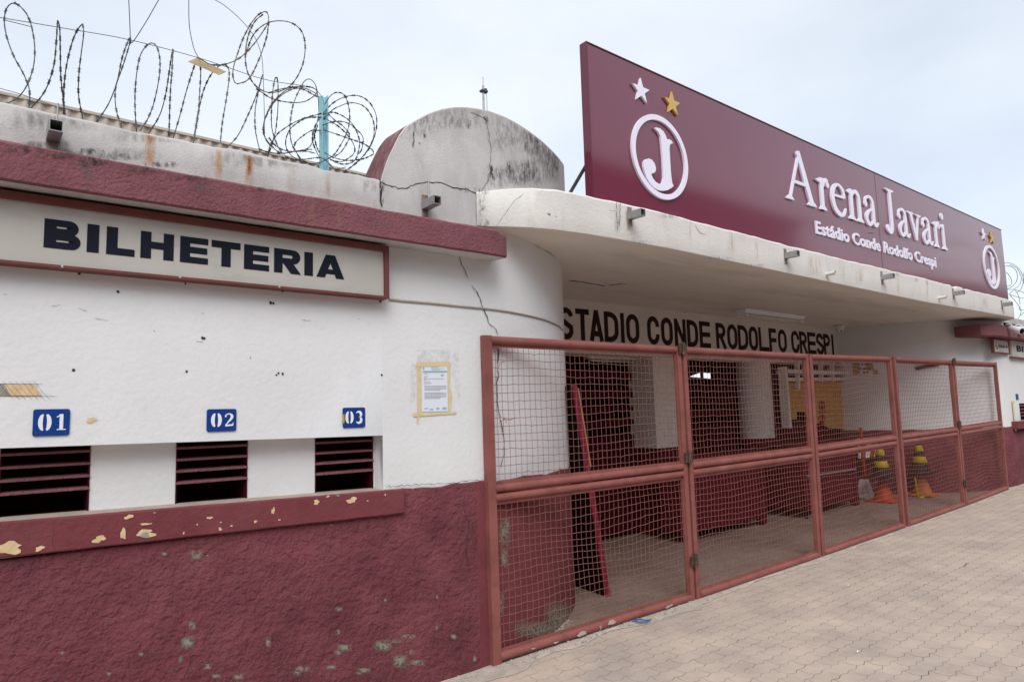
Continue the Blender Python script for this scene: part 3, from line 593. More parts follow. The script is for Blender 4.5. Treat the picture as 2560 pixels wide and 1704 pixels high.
# overpainted cable along the wall
c = MB(); pts = [onwall(*p, .004) for p in [(972, 748), (1020, 753), (1080, 758), (1140, 764)]+[Zc5(*p) for p in [(0, 1117), (140, 1130), (350, 1155), (560, 1190), (700, 1219), (800, 1242), (880, 1265), (950, 1290), (1010, 1318), (1060, 1345), (1110, 1392)]]]
c.tube(smooth_line(pts, 5), .0075, 6); setp(c.build('wall_cable', cable_m, smooth=True), 'thin cable painted over and clipped round the curved white wall above the first gate', 'cable')

# ================================================================== entrance porch: canopy, lettered wall, pillars, dark hall
porch = thing('entrance_porch', 'entrance porch with a white canopy over a lettered back wall and two pillars', 'building', (7.7, 1.0, 0))
edge = [(2.60, -.045), (2.66, -.062), (2.74, -.105), (2.86, -.168), (3.0, -.222), (3.151, -.258), (3.4, -.29), (3.743, -.315), (4.27, -.335)]
edge = [tuple(p) for p in smooth_line([np.array(e) for e in edge], 4)]
xx = list(np.arange(4.35, 12.35, .07))
edge += [(x, -.335) for x in xx]+[(12.40, -.335), (12.55, -.32), (12.68, -.28), (12.80, -.21), (12.90, -.12), (12.97, -.03)]
w = MB(); rows = []
for k, (x, y) in enumerate(edge):
    jt = .003*math.sin(x*5)+.002*math.sin(x*17+2)+random.uniform(-.0022, .0022)
    if 9.9 < x < 11.2 and random.random() < .16: jt -= random.uniform(.01, .035)
    jb = random.uniform(-.002, .002)+(.006 if random.random() < .06 else 0)
    zt = float(np.interp(x, [2.6, 2.76, 3.14, 3.76, 5.2, 6.7, 9, 12.4], [3.062, 3.09, 3.122, 3.114, 3.102, 3.093, 3.103, 3.104]))+jt
    zb0 = float(np.interp(x, [2.6, 4.3, 6.6, 9.1, 12.7], [2.829, 2.829, 2.816, 2.804, 2.838]))
    rows.append([(x, y+.02, zb0), (x, y+.004, zb0+.003), (x, y+.001, zb0+.012), (x, y-.001, ZC+.12), (x, y, zt-.016), (x, y+.012, zt), (x, y+.10, zt+.004), (x, 1.9, 3.08)])
w.grid(rows, 0)
w.grid([[(x, y+.02, float(np.interp(x, [2.6, 4.3, 6.6, 9.1, 12.7], [2.829, 2.829, 2.816, 2.804, 2.838]))+.0002), (x, .5, ZC), (x, 1.3, ZC), (x, 2.0, ZC)] for x, y in edge], 1)
co = w.build('canopy', [fascia_m, soffit], porch, smooth=True); em = co.modifiers.new('edge', 'EDGE_SPLIT'); em.split_angle = math.radians(35)
def fas(x, y): return PY(x, y, -.3375)
Zf = lambda x, y: (1520+x/4.363, 480+y/4.363)
Zr = lambda x, y: (2060+x/4.712, 600+y/4.712)
stain_obj('fascia_rust', stl(Zf, 4.363, [(100, 280, 10, 190), (135, 270, 8, 180), (225, 400, 14, 70), (900, 450, 20, 180), (1930, 810, 12, 60), (1350, 560, 60, 120), (2250, 800, 90, 120), (1620, 640, 26, 130)])+stl(Zr, 4.712, [(235, 330, 14, 110), (680, 540, 10, 60), (870, 520, 18, 120), (1520, 740, 12, 60), (1215, 620, 14, 130), (420, 420, 60, 120), (1900, 760, 40, 90)]), rust_pale, porch, fas)
stain_obj('seam_mould', [(1205, 512, 12, 34), (1210, 560, 22, 14), (1200, 478, 26, 10)], black_mould, porch, lambda x, y: onwall(x, y, .075))
stain_obj('fascia_grime', stl(Zf, 4.363, [(380, 545, 130, 26), (1180, 720, 200, 24), (1600, 800, 120, 24), (700, 250, 160, 40)])+stl(Zr, 4.712, [(860, 400, 30, 24), (1090, 470, 30, 30), (1210, 500, 22, 40)]), grey_mould, porch, fas)
w = MB()
crack([(98, 90), (95, 200), (100, 330), (105, 420)], Zf, lambda x, y: fas(x, y), 2.4, 0, 1.2); crack([(130, 95), (133, 250), (120, 380)], Zf, lambda x, y: fas(x, y), 2.0, 0, 1.2)
crack([(930, 350), (1000, 440), (1080, 470)], Zf, lambda x, y: fas(x, y), .9, 1)
crack([(0, 200), (40, 205), (90, 200)], Zf, lambda x, y: fas(x, y), .8, 1)
for conv, L in ((Z4, [(1545, 1053, 18, 13), (1600, 1070, 7, 6)]),):
    for x, y, a, b in L:
        c_ = conv(x, y); P = PY(*c_, -.318); w.face([(P[0]+u, P[1]-.0, P[2]+v) for u, v in blob(0, 0, a/3.135*.0024, b/3.135*.0024, 14, .4)], 2)
crack([(1350, 890), (1270, 950), (1200, 1050), (1130, 1150)], Z4, lambda x, y: PY(x, y, -.25) if x > 1300 else PY(x, y, -.19), 1.2, 1, 1)
islands(w, 'fascia_crack', [crack_m, crack_soft, rusty], porch)
# soffit marks
w = MB()
for pts in [[(40, 1260), (120, 1270), (230, 1290)], [(1560, 1020), (1600, 1022)]]:
    crack([p for p in pts], (lambda x, y: (1400+x/2.031, 80+y/2.031)), lambda x, y: PZ(x, y, ZC-.003), 1.6, 0, .8)
crack([(0, 1020), (120, 1005), (210, 1000)], Zf, lambda x, y: PZ(x, y, ZC-.003), 1.4, 0, .6); crack([(1560, 1025), (1600, 1026)], Zf, lambda x, y: PZ(x, y, ZC-.003), 1.5, 0, .3)
islands(w, 'soffit_crack', [crack_m, crack_soft], porch)
# lettered wall over the openings
YB = 1.80
w = MB(); w.box(4.2, 11.5, YB, YB+.22, 2.235, ZC+.03); w.build('lintel_wall', [white_in], porch)
# dark hall behind
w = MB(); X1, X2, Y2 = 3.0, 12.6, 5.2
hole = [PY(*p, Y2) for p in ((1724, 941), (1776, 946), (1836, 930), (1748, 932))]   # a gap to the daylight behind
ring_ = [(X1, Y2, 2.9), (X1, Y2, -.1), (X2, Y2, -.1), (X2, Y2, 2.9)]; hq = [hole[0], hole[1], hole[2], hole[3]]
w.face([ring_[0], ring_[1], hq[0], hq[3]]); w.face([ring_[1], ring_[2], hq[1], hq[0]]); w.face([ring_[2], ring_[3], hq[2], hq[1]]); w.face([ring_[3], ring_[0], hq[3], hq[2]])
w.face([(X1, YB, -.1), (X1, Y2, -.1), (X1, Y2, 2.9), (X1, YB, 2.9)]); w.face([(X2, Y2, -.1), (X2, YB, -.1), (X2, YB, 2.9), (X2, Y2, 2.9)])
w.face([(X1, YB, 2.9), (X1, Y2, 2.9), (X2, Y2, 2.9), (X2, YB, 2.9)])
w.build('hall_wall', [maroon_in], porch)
# pillars: white above, maroon below
def pillar(poly, zb, lab):
    w = MB(); rows = [[(x, y, z) for x, y in poly] for z in (zb, 2.24)]; w.grid(rows, 0, True)
    g0 = min(p[0] for p in poly); rows = [[(x+(x-sum(p[0] for p in poly)/len(poly))*.02, y-.004, z) for x, y in poly] for z in (-.05, zb)]; w.grid(rows, 1, True); w.face(rows[1], 1)
    w.build('pillar', [white_in, maroon_in2], porch, bevel=.01, label=lab)
xa, xb = PY(1637, 1000, YB)[0], PY(1690, 1000, YB)[0]
pillar([(xa, YB), (xb, YB), (xb, YB+.42), (xa, YB+.42)], 1.125, 'square white pillar with a maroon foot')
xa, xb = PY(1894, 1000, YB)[0], PY(1950, 1000, YB)[0]; rr = (xb-xa)/2
pillar([(xa+rr-rr*math.cos(t)*1.0, YB+rr*.75-rr*.75*math.sin(t)) for t in np.linspace(0, 2*math.pi, 29)[:-1]], 1.14, 'rounded white pillar with a maroon foot')
# roller shutter grilles behind the first two openings
for (a, b, zsplit, nm) in ((4.45, 6.6, 1.28, 0), (7.0, 8.75, 1.36, 1)):
    w = MB(); y = 2.16
    w.box(a, b, y, y+.03, .12, zsplit); 
    for k in range(7): w.box(a, b, y-.006, y, .2+k*.15, .2+k*.15+.02)
    for z, h in ((zsplit+.13, .07), (zsplit+.30, .055), (zsplit+.45, .06)) if nm else ((zsplit+.13, .07), (zsplit+.30, .055), (zsplit+.47, .10), (zsplit+.68, .12)): w.box(a, b, y-.01, y+.02, z, min(z+h, 2.26))
    for x in np.linspace(a, b, 6): w.box(x-.02, x+.02, y+.03, y+.05, .1, 2.26)
    w.build('shutter_grille', [maroon_in], porch)
# lettering on the back wall
def L_sans(ch, x0, x1, z0, z1, t):
    """condensed block capitals as strokes: list of centre lines"""
    h = t/2; l, r, b, tp = x0+h, x1-h, z0+h, z1-h; mx_, mz = (l+r)/2, (b+tp)/2; rx = (r-l)/2; rz = rx*1.1
    if ch == 'I': return [[((x0+x1)/2, z0), ((x0+x1)/2, z1)]]
    if ch == 'T': return [[(x0, tp), (x1, tp)], [(mx_, z0), (mx_, z1)]]
    if ch == 'L': return [[(l, z0), (l, z1)], [(l, b), (x1, b)]]
    if ch == 'E': return [[(l, z0), (l, z1)], [(l, b), (x1, b)], [(l, mz), (x1-.03*(x1-x0), mz)], [(l, tp), (x1, tp)]]
    if ch == 'F': return [[(l, z0), (l, z1)], [(l, mz), (x1-.03*(x1-x0), mz)], [(l, tp), (x1, tp)]]
    if ch == 'A': return [[(l-h*.4, z0), (mx_, z1)], [(r+h*.4, z0), (mx_, z1)], [(l+.1*(r-l), z0+.24*(z1-z0)), (r-.1*(r-l), z0+.24*(z1-z0))]]
    if ch == 'N': return [[(l, z0), (l, z1)], [(r, z0), (r, z1)], [(l, z1-h*.6), (r, z0+h*.6)]]
    if ch == 'O': return [arc(mx_, tp-rz, rx, rz, 0, 180)+arc(mx_, b+rz, rx, rz, 180, 360)+[(r, tp-rz)]]
    if ch == 'C': return [[(r, tp-rz*1.1)]+arc(mx_, tp-rz, rx, rz, 0, 180)+arc(mx_, b+rz, rx, rz, 180, 360)+[(r, b+rz*1.15)]]
    if ch == 'D': return [[(l, z0), (l, z1)], [(l, tp)]+arc(l+.35*(r-l), tp-rz, .65*(r-l), rz, 90, 0, 8)+arc(l+.35*(r-l), b+rz, .65*(r-l), rz, 0, -90, 8)+[(l, b)]]
    if ch in 'PR':
        q = (tp-mz)/2; o = [[(l, z0), (l, z1)], [(l, tp)]+arc(l+.45*(r-l), tp-q, .55*(r-l), q, 90, -90, 12)+[(l, mz)]]
        if ch == 'R': o.append([(l+.45*(r-l), mz), (r+h*.5, z0)])
        return o
    if ch == 'S':
        q = (tp-b)/4
        return [[(r, tp-q*.9)]+arc(mx_, tp-q, rx, q, 10, 180, 10)+[(l+.06*rx, mz+.55*q), (mx_, mz), (r-.06*rx, mz-.55*q)]+arc(mx_, b+q, rx, q, 0, -170, 10)+[(l, b+q*.9)]]
cells = [('S', 5.0, 5.215), ('T', 5.255, 5.465), ('A', 5.477, 5.68), ('D', 5.707, 5.943), ('I', 5.985, 6.045), ('O', 6.08, 6.31), ('C', 6.459, 6.681), ('O', 6.719, 6.945), ('N', 6.982, 7.212), ('D', 7.238, 7.467), ('E', 7.50, 7.735),
    ('R', 7.862, 8.083), ('O', 8.121, 8.359), ('D', 8.374, 8.621), ('O', 8.643, 8.869), ('L', 8.895, 9.155), ('F', 9.165, 9.365), ('O', 9.41, 9.648), ('C', 9.78, 10.011), ('R', 10.022, 10.244), ('E', 10.265, 10.516), ('S', 10.535, 10.763), ('P', 10.767, 10.98), ('I', 11.03, 11.09), ('E', 4.76, 4.96)]
k = 0
for ch, a, b in cells:
    w = MB()
    for st in L_sans(ch, a, b, 2.378+.0045*(a-5)*.6, 2.735, .062):
        stroke(w, st, .062, YB-.003-.0004*(k % 4), YB+.002); k += 1
    w.build('letter', letter_in, porch)

# ================================================================== right ticket office (only its corner is in view)
off2 = thing('ticket_office', 'far ticket office beyond the gates, white over maroon, cut off by the picture edge', 'building', (14.5, .5, gz(14.5)))
def planR(s, off=0.0):
    if s <= 0: return np.array([XR-s, YW-off])
    t = s/RR2
    if t <= math.pi/2: return np.array([XR-(RR2+off)*math.sin(t), YW+RR2-(RR2+off)*math.cos(t)])
    return np.array([XR-RR2-off, YW+RR2+(t-math.pi/2)*RR2])
w = MB(); E2 = RR2*math.pi/2+.3
ssr = list(np.linspace(E2, 0, 40))+list(np.linspace(-.05, -8, 10)); ZB2 = 1.17
w.grid([[(planR(s)[0], planR(s)[1], z) for z in (1.0, 1.9, ZC+(.02 if s > 0 else .0))] for s in ssr]); w.build('wall', [white], off2, smooth=True)
w = MB(); w.grid([[(planR(s, .010)[0], planR(s, .010)[1], z+(.006*math.sin(s*17) if z > 1 else 0)) for z in (-.1, .6, ZB2)]+[(planR(s, -.01)[0], planR(s, -.01)[1], ZB2+.004)] for s in ssr]); w.build('wall_base', [roughcast], off2, smooth=True)
A = PY(2477, 807, -.235); Bq = PY(2478, 836, -.235)
w = MB(); rows = []
for k in range(30):
    x = A[0]+.015*k**1.5; d = max(0, 1-(x-A[0])/.5); y = -.235+.14*d*d
    rows.append([(x, YW+.3, Bq[2]+.012), (x, y+.01, Bq[2]), (x, y, Bq[2]+.01), (x, y, A[2]-.01), (x, y+.012, A[2]), (x, YW+.3, A[2])])
for x in (16, 20): rows.append([(x, YW+.3, Bq[2]+.012), (x, -.225, Bq[2]), (x, -.235, Bq[2]+.01), (x, -.235, A[2]-.01), (x, -.223, A[2]), (x, YW+.3, A[2])])
w.grid(rows); w.face(rows[0]); o = w.build('ledge', [ledge_m], off2)
w = MB(); w.box(12.95, 20, YW, YW+.2, A[2]-.02, A[2]+.22); w.build('parapet', [parapet_m], off2, bevel=.01)
Zq = lambda x, y: (2440+x/4.9, 760+y/4.9)
pa, pb = PY(*Zq(528, 1215), YW-.002), PY(*Zq(545, 1418), YW-.002); x0, zt, zb_ = pa[0], pa[2], pb[2]
w = MB(); w.box(x0, x0+.5, YW-.004, YW+.02, zb_, zt); win = w.build('window', dark, off2)
w = MB()
for k in range(4): z = zb_+(zt-zb_)*(.22+.2*k); w.box(x0, x0+.5, YW-.016, YW-.004, z, z+.018)
w.build('slat', [ledge_m], win)
w = MB(); pa = PY(*Zq(490, 1440), YW-.06); w.box(pa[0], 20, YW-.08, YW+.01, zb_-.13, zb_-.012); w.build('window_sill', [maroon_smooth], off2, bevel=.004)
w = MB(); a = PY(*Zq(435, 1185), YW-.006); b = PY(*Zq(478, 1555), YW-.02); t = PY(*Zq(490, 1205), YW-.006)
w.box(a[0], a[0]+.13, YW-.006, YW-.001, t[2], a[2]); w.box(a[0], a[0]+.055, YW-.014, YW-.0105, b[2], t[2]-.001); w.build('yellowed_tape', [tape], off2)

# ================================================================== ticket sign on the left wall
sg = thing('ticket_sign', 'long framed sign reading BILHETERIA in dark capitals under the maroon ledge', 'sign', (.5, -.1, 2.27))
SZ0, SZ1, SXR, SXL, YF = 2.267, 2.578, 1.897, -2.1, -.125
w = MB(); w.box(SXL, SXR-.02, -.112, YW-.001, SZ0+.006, SZ1-.02); w.build('panel', [signboard], sg)
w = MB()
w.prism([(SXL, SZ1-.034), (SXR-.028, SZ1-.034), (SXR, SZ1), (SXL, SZ1)], YF-.006, YW-.001)
w.prism([(SXR-.028, SZ0+.012), (SXR, SZ0), (SXR, SZ1-.0005), (SXR-.028, SZ1-.0345)], YF-.0055, YW-.0015)
w.prism([(SXL, SZ0), (SXR-.0005, SZ0), (SXR-.0285, SZ0+.012), (SXL, SZ0+.012)], YF-.005, YW-.001)
w.build('frame', [frame_m], sg, bevel=.002)
w = MB()
BZ0, BZ1 = 2.354, 2.483; HB = BZ1-BZ0
def rect(a, b, c, d, i=0): w.prism([(a, c), (b, c), (b, d), (a, d)], -.1140-.0003*i, -.1115)
for ch, a, b in [('B', .227, .360), ('I', .387, .434), ('L', .463, .578), ('H', .602, .745), ('E', .773, .901), ('T', .917, 1.057), ('E', 1.075, 1.203), ('R', 1.229, 1.374), ('I', 1.393, 1.441), ('A', 1.461, 1.623)]:
    w = MB(); W_ = b-a; sw = .045; bh = .255*HB
    if ch == 'I': rect(a, b, BZ0, BZ1)
    if ch == 'L': rect(a, a+sw, BZ0, BZ1); rect(a, b, BZ0, BZ0+bh, 1)
    if ch == 'H': rect(a, a+sw, BZ0, BZ1); rect(b-sw, b, BZ0, BZ1); rect(a+.01, b-.01, BZ0+.38*HB, BZ0+.64*HB, 1)
    if ch == 'E':
        rect(a, a+sw, BZ0, BZ1)
        for q in (0, .385, .76): rect(a+.01, b-(.004 if q == .385 else 0), BZ0+q*HB, BZ0+(q+.24)*HB, 1)
    if ch == 'T': rect(a, b, BZ1-.27*HB, BZ1, 1); rect((a+b)/2-sw/2, (a+b)/2+sw/2, BZ0, BZ1)
    if ch == 'A':
        mid = (a+b)/2
        w.prism([(a, BZ0), (a+.048, BZ0), (mid+.018, BZ1), (mid-.027, BZ1)], -.114, -.1115); w.prism([(b-.048, BZ0), (b, BZ0), (mid+.027, BZ1), (mid-.018, BZ1)], -.1143, -.1115); rect(a+.04, b-.04, BZ0+.17*HB, BZ0+.37*HB, 2)
    if ch == 'B':
        rect(a, a+sw, BZ0, BZ1)
        t = .030
        for q0, q1, ex in ((.47, 1, .009), (0, .53, 0)):
            z0_, z1_ = BZ0+q0*HB+t/2, BZ0+q1*HB-t/2; zr = (z1_-z0_)/2; xr = b-ex-.02
            pth = [(a+.02, z1_), (xr-zr*1.1, z1_)]+arc(xr-zr*1.1, (z0_+z1_)/2, zr*1.1, zr, 80, -80, 10)+[(xr-zr*1.1, z0_), (a+.02, z0_)]
            ws = [t]*2+[t+.016*math.sin(math.pi*i/10) for i in range(11)]+[t]*2
            stroke(w, pth, ws, -.1143-.0003*(q0 > 0), -.1115)
    if ch == 'R':
        rect(a, a+sw, BZ0, BZ1); t = .030; z0_, z1_ = BZ0+.40*HB+t/2, BZ1-t/2; zr = (z1_-z0_)/2; xr = b-.026
        stroke(w, [(a+.02, z1_), (xr-zr*1.1, z1_)]+arc(xr-zr*1.1, (z0_+z1_)/2, zr*1.1, zr, 80, -80, 10)+[(xr-zr*1.1, z0_), (a+.02, z0_)], [t]*2+[t+.014*math.sin(math.pi*i/10) for i in range(11)]+[t]*2, -.1143, -.1115)
        w.prism([(a+.045, BZ0+.45*HB), (b-.055, BZ0), (b, BZ0), (a+.098, BZ0+.47*HB)], -.1146, -.1115)
    w.build('letter', [navy], sg)
for x, y in ((368, 628), (1062, 691), (1647, 748)):
    P = PY(*Zb(x, y), YF-.006); w = MB(); w.lathe((0, 0, 0), [(0, -.003), (.007, -.003), (.0075, 0), (.005, .003), (0, .004)], 10)
    w.v = [(P[0]+a, YF-.006-c, P[2]+b) for a, b, c in w.v]; w.build('bolt', steel, sg, smooth=True)

# ================================================================== number plates
def glyph_num(w, ch, x0, x1, z0, z1, y):
    Wn, Hn = x1-x0, z1-z0; X = lambda u: x0+u*Wn; Z = lambda v: z0+v*Hn
    if ch == '0':
        for s in (-1, 1):
            pts = [(X(.5+s*.10), Z(.97))]+[(X(.5+s*(.10+.25*math.sin(t))), Z(.5+.48*math.cos(t))) for t in np.linspace(.25, math.pi-.25, 11)]+[(X(.5+s*.10), Z(.03))]
            stroke(w, pts, [.002]+[.003+.30*Wn*math.sin(t)**.8 for t in np.linspace(.25, math.pi-.25, 11)]+[.002], y, y+.001)
    if ch == '1':
        stroke(w, [(X(.55), Z(0)), (X(.55), Z(1))], .30*Wn, y, y+.001); stroke(w, [(X(.18), Z(.80)), (X(.5), Z(.97))], .07*Hn, y-.0002, y+.001)
        stroke(w, [(X(.2), Z(.03)), (X(.92), Z(.03))], .06*Hn, y-.0004, y+.001)
    if ch == '2':
        pts = [(X(.15), Z(.72)), (X(.18), Z(.86)), (X(.45), Z(.97)), (X(.74), Z(.86)), (X(.76), Z(.66)), (X(.5), Z(.40)), (X(.15), Z(.10))]
        stroke(w, smooth_line([np.array(p) for p in pts], 4), np.interp(np.linspace(0, 1, 25), [0, .15, .35, .6, 1], [.2*Wn, .12*Wn, .1*Wn, .3*Wn, .07*Wn]), y, y+.001)
        stroke(w, [(X(.12), Z(.06)), (X(.88), Z(.10))], .13*Hn, y-.0002, y+.001); stroke(w, [(X(.88), Z(.05)), (X(.9), Z(.28))], .08*Wn, y-.0004, y+.001)
    if ch == '3':
        for c, r, dy in ((.73, .235, 0), (.27, .26, 0)):
            pts = [(X(.42+.34*math.sin(t)), Z(c+r*math.cos(t))) for t in np.linspace(-1.0, math.pi+(.35 if c < .5 else -.1), 15)]
            if c < .5: pts = [(X(.42+.36*math.sin(t)), Z(c+r*math.cos(t))) for t in np.linspace(.1, math.pi+1.0, 15)]
            stroke(w, pts, [.05*Wn+.28*Wn*max(0, math.sin(t)) for t in np.linspace(0, math.pi, 15)], y, y+.001)
for num, (xa, xb, za, zb2), lab in (('01', (.222, .356, 1.540, 1.655), 'blue enamel plate numbered 01 above the leftmost hatch'), ('02', (.925, 1.066, 1.533, 1.6435), 'blue enamel plate numbered 02 above the middle hatch'),
                                    ('03', (1.640, 1.776, 1.529, 1.640), 'blue enamel plate numbered 03 with a yellow smear on its edge')):
    t = thing('number_plate', lab, 'number plate', ((xa+xb)/2, YW, za), 'blue number plates above the ticket hatches')
    w = MB(); r = .010; cs = [(xa+r, za+r, 180), (xb-r, za+r, 270), (xb-r, zb2-r, 0), (xa+r, zb2-r, 90)]; poly = []
    for cx_, cz_, a0 in cs: poly += arc(cx_, cz_, r, r, a0, a0+90, 5)
    w.prism(poly, YW-.006, YW-.001); 
    if num == '03': w.face([(x, YW-.0066, z) for x, z in blob(xa+.004, (za+zb2)/2-.005, .006, .026, 14, .2)], 1)
    w.build('plate', [blue, yellow_p], t)
    w = MB(); wd = (xb-xa); sh = .13 if num != '03' else .10
    glyph_num(w, num[0], xa+wd*(sh+.02), xa+wd*(sh+.36), za+.024, zb2-.022, YW-.0072); glyph_num(w, num[1], xa+wd*(.53+sh-.08), xa+wd*(.53+sh+.26), za+.024, zb2-.022, YW-.0072); w.build('numeral', white_en, t)
    for x, z in ((xa+.012, za+.012), (xb-.012, za+.012), (xb-.012, zb2-.012)):
        w = MB(); w.prism(arc(x, z, .0035, .0035, 0, 360, 8)[:-1], YW-.0076, YW-.005); w.build('screw', dark_steel, t)

# ================================================================== notice taped to the wall
nt = thing('taped_notice', 'printed sheet of paper stuck to the white wall with yellowed tape', 'notice', (2.25, YW, 1.6))
Zn = lambda x, y: (1020+x/4.125, 860+y/4.125)
def npt(x, y, off): return onwall(*Zn(x, y), off)
w = MB(); w.face([npt(*p, .0030) for p in ((140, 228), (140, 695), (412, 690), (405, 225))])
for y0_, y1_, x0_, x1_, mm in [(236, 243, 240, 315, 1), (250, 256, 235, 375, 1), (262, 268, 245, 330, 1), (275, 295, 155, 403, 2), (305, 311, 170, 200, 1), (312, 330, 340, 368, 2), (330, 336, 165, 205, 1), (345, 351, 165, 190, 1), (355, 360, 165, 375, 1), (368, 374, 165, 190, 1), (385, 391, 165, 230, 1), (402, 410, 165, 245, 1)]+[(428+14*k, 436+14*k, 170, 395-(60 if k in (3, 9) else 0), 1) for k in range(10) if k not in (4,)]+[(658, 668, 165, 210, 2), (664, 680, 225, 262, 2), (655, 672, 290, 325, 2), (650, 674, 355, 398, 2)]:
    w.face([npt(x0_, y0_, .0036), npt(x0_, y1_, .0036), npt(x1_, y1_-2, .0036), npt(x1_, y0_-2, .0036)], mm)
w.face([npt(162+a, 250+b, .0037) for a, b in blob(0, 0, 9, 15, 12, .1)], 2)
w.build('paper', [paper, ink, inkblue], nt)
w = MB()
for q in (((30, 200), (20, 610), (75, 600), (80, 205)), ((470, 90), (455, 300), (520, 560), (545, 690), (540, 400), (515, 70)), ((90, 60), (95, 185), (440, 178), (430, 50))): w.face([npt(*p, .0026) for p in q])
o = w.build('tape_residue', [residue], nt); add_edge_attr(o, [.34]*len(o.data.vertices))
w = MB()
for q in (((82, 188), (84, 235), (443, 228), (440, 182)), ((90, 236), (100, 712), (137, 712), (133, 236)), ((405, 229), (412, 500), (416, 706), (440, 704), (455, 540), (432, 420), (438, 229)), ((48, 712), (52, 748), (500, 718), (497, 694)), ((92, 746), (88, 790), (104, 830), (112, 780), (118, 745))):
    w.face([npt(*p, .0042) for p in q])
w.build('tape', [tape], nt)

# ================================================================== gates
gates = []
tops = [(2.658, 2.103), (4.73, 2.111), (6.835, 2.118), (8.829, 2.150), (10.768, 2.158), (12.564, 2.173)]
bots = [(2.671, .013), (4.735, .024), (6.793, .063), (8.817, .108), (10.727, .159), (12.511, .222)]
YG = -.062; KG = (3.639+YG)/3.639      # the gates hang just in front of the wall face
tops, bots = [[(x*KG, CAM[2]+(z-CAM[2])*KG) for x, z in q] for q in (tops, bots)]
GLAB = ['first red mesh gate leaf, nearest, its left post against the ticket office corner', 'second red mesh gate leaf, hinged to the nearest one', 'third red mesh gate leaf, the middle one of the row',
        'fourth red mesh gate leaf, with the striped cones showing behind it', 'fifth red mesh gate leaf, farthest, ending at the far white wall']
def mkfield(seed, amp):
    rg = random.Random(seed); T = [(rg.uniform(.3, 1.7), rg.uniform(.5, 3), rg.uniform(0, 6.28), rg.uniform(.3, 1)) for _ in range(6)]
    return lambda u, v: amp*sum(a*math.sin(p*u*3+q*v*3+ph) for p, q, ph, a in T)/3
for gi in range(5):
    gapL = .012 if gi in (1, 2, 4) else (0 if gi == 0 else .045); gapR = .012 if gi in (0, 1, 3) else (.03 if gi == 2 else 0)
    (xt0, zt0), (xt1, zt1), (xb0, zb0), (xb1, zb1) = tops[gi], tops[gi+1], bots[gi], bots[gi+1]
    root = thing('gate_leaf', GLAB[gi], 'gate', ((xb0+xb1)/2, YG, (zb0+zb1)/2), 'red wire mesh gates across the entrance')
    def G(u, v, y=0.0):     # u metres from the left edge, v 0..1 up
        x = lambda a, b, f: a+(b-a)*f
        xl, xr = x(xb0, xt0, v)+gapL, x(xb1, xt1, v)-gapR
        f = u/(1.0); X = xl+(xr-xl)*f
        return np.array([X, YG+y, x(zb0, zb1, f)+(x(zt0, zt1, f)-x(zb0, zb1, f))*v])
    Wg = (xb1-xb0)-gapL-gapR; Hg = zt0-zb0
    stile = .052/Wg; r = .029; rv = r/Hg
    w = MB()
    # stiles: rounded rectangular tubes; rails: round tubes
    for f, dd in ((stile/2, 0), (1-stile/2, 0)):
        wide = .064 if (gi == 0 and f < .5) else .050
        a, b = G(f, -.004), G(f, 1.0); 
        w.bar(a, b, .042, wide, (1, 0, 0))
    for v in (1-rv, .505+rv*1.0, .505-rv*1.05, rv*1.05):
        a, b = G(stile, v), G(1-stile, v); w.tube([a, a+(b-a)*.5, b], r*(.92 if .1 < v < .9 else 1), 14)
    # angle-iron rims that hold the mesh
    for v0, v1 in ((2.05*rv, .505-2.05*rv), (.505+2.0*rv, 1-2.0*rv)):
        e = .012/Wg; ev = .012/Hg
        for A_, B_ in (((stile, v0+ev/2), (1-stile, v0+ev/2)), ((stile, v1-ev/2), (1-stile, v1-ev/2)), ((stile+e/2, v0), (stile+e/2, v1)), ((1-stile-e/2, v0), (1-stile-e/2, v1))):
            w.bar(G(*A_, .004), G(*B_, .004), .02, .012, (0, 1, 0) if A_[1] == B_[1] else (1, 0, 0))
    fo = w.build('frame', [gate_m], root, smooth=True); em = fo.modifiers.new('edge', 'EDGE_SPLIT'); em.split_angle = math.radians(45)
    # two wire panels
    for pi, (v0, v1) in enumerate(((2.05*rv, .505-2.05*rv), (.505+2.0*rv, 1-2.0*rv))):
        w = MB(); seed = gi*10+pi; fx = mkfield(seed, .012); fz = mkfield(seed+100, .020 if pi else .030); fy = mkfield(seed+200, .008); rg = random.Random(seed)
        u0, u1 = stile, 1-stile; wm, hm = (u1-u0)*Wg, (v1-v0)*Hg; nu, nv = int(wm/.0475), int(hm/.0505)
        def pt(i, j):       # wire crossing, i along, j up
            fu, fv = i/nu, j/nv; win_ = min(1, 5*fu, 5*(1-fu))*1.0; winz = min(1, 4*fv, 4*(1-fv))
            u = u0+(u1-u0)*fu; v = v0+(v1-v0)*fv
            p = G(u, v, 0); return p+np.array([fx(fu*2, fv)*min(1, 6*fu, 6*(1-fu))*winz, fy(fu*2, fv)*winz, fz(fu*2.2, fv)*winz+rgj[i % 64][j % 32]])
        rgj = [[rg.gauss(0, .0026) for _ in range(32)] for _ in range(64)]
        for i in range(nu+1): w.tube([pt(i, j)+np.array([0, .002, 0]) for j in range(nv+1)], .0019, 4, cap=False)
        for j in range(1, nv): w.tube([pt(i, j)-np.array([0, .002, 0]) for i in range(0, nu+1, 1)], .0019, 4, cap=False)
        if gi == 0 and pi == 1:     # the mended hole, loose ends of wire
            for pts in [[(225, 855), (300, 858), (340, 835)], [(205, 870), (245, 850), (262, 890)], [(212, 890), (218, 970), (205, 880), (240, 840)], [(172, 360), (200, 300), (235, 285), (243, 292)], [(165, 370), (185, 440), (172, 480)]]:
                w.tube([PY(*Zg1(*p), YG-.012) for p in pts], .0024, 4)
        w.build('wire_mesh', [wire_m], root, smooth=True)
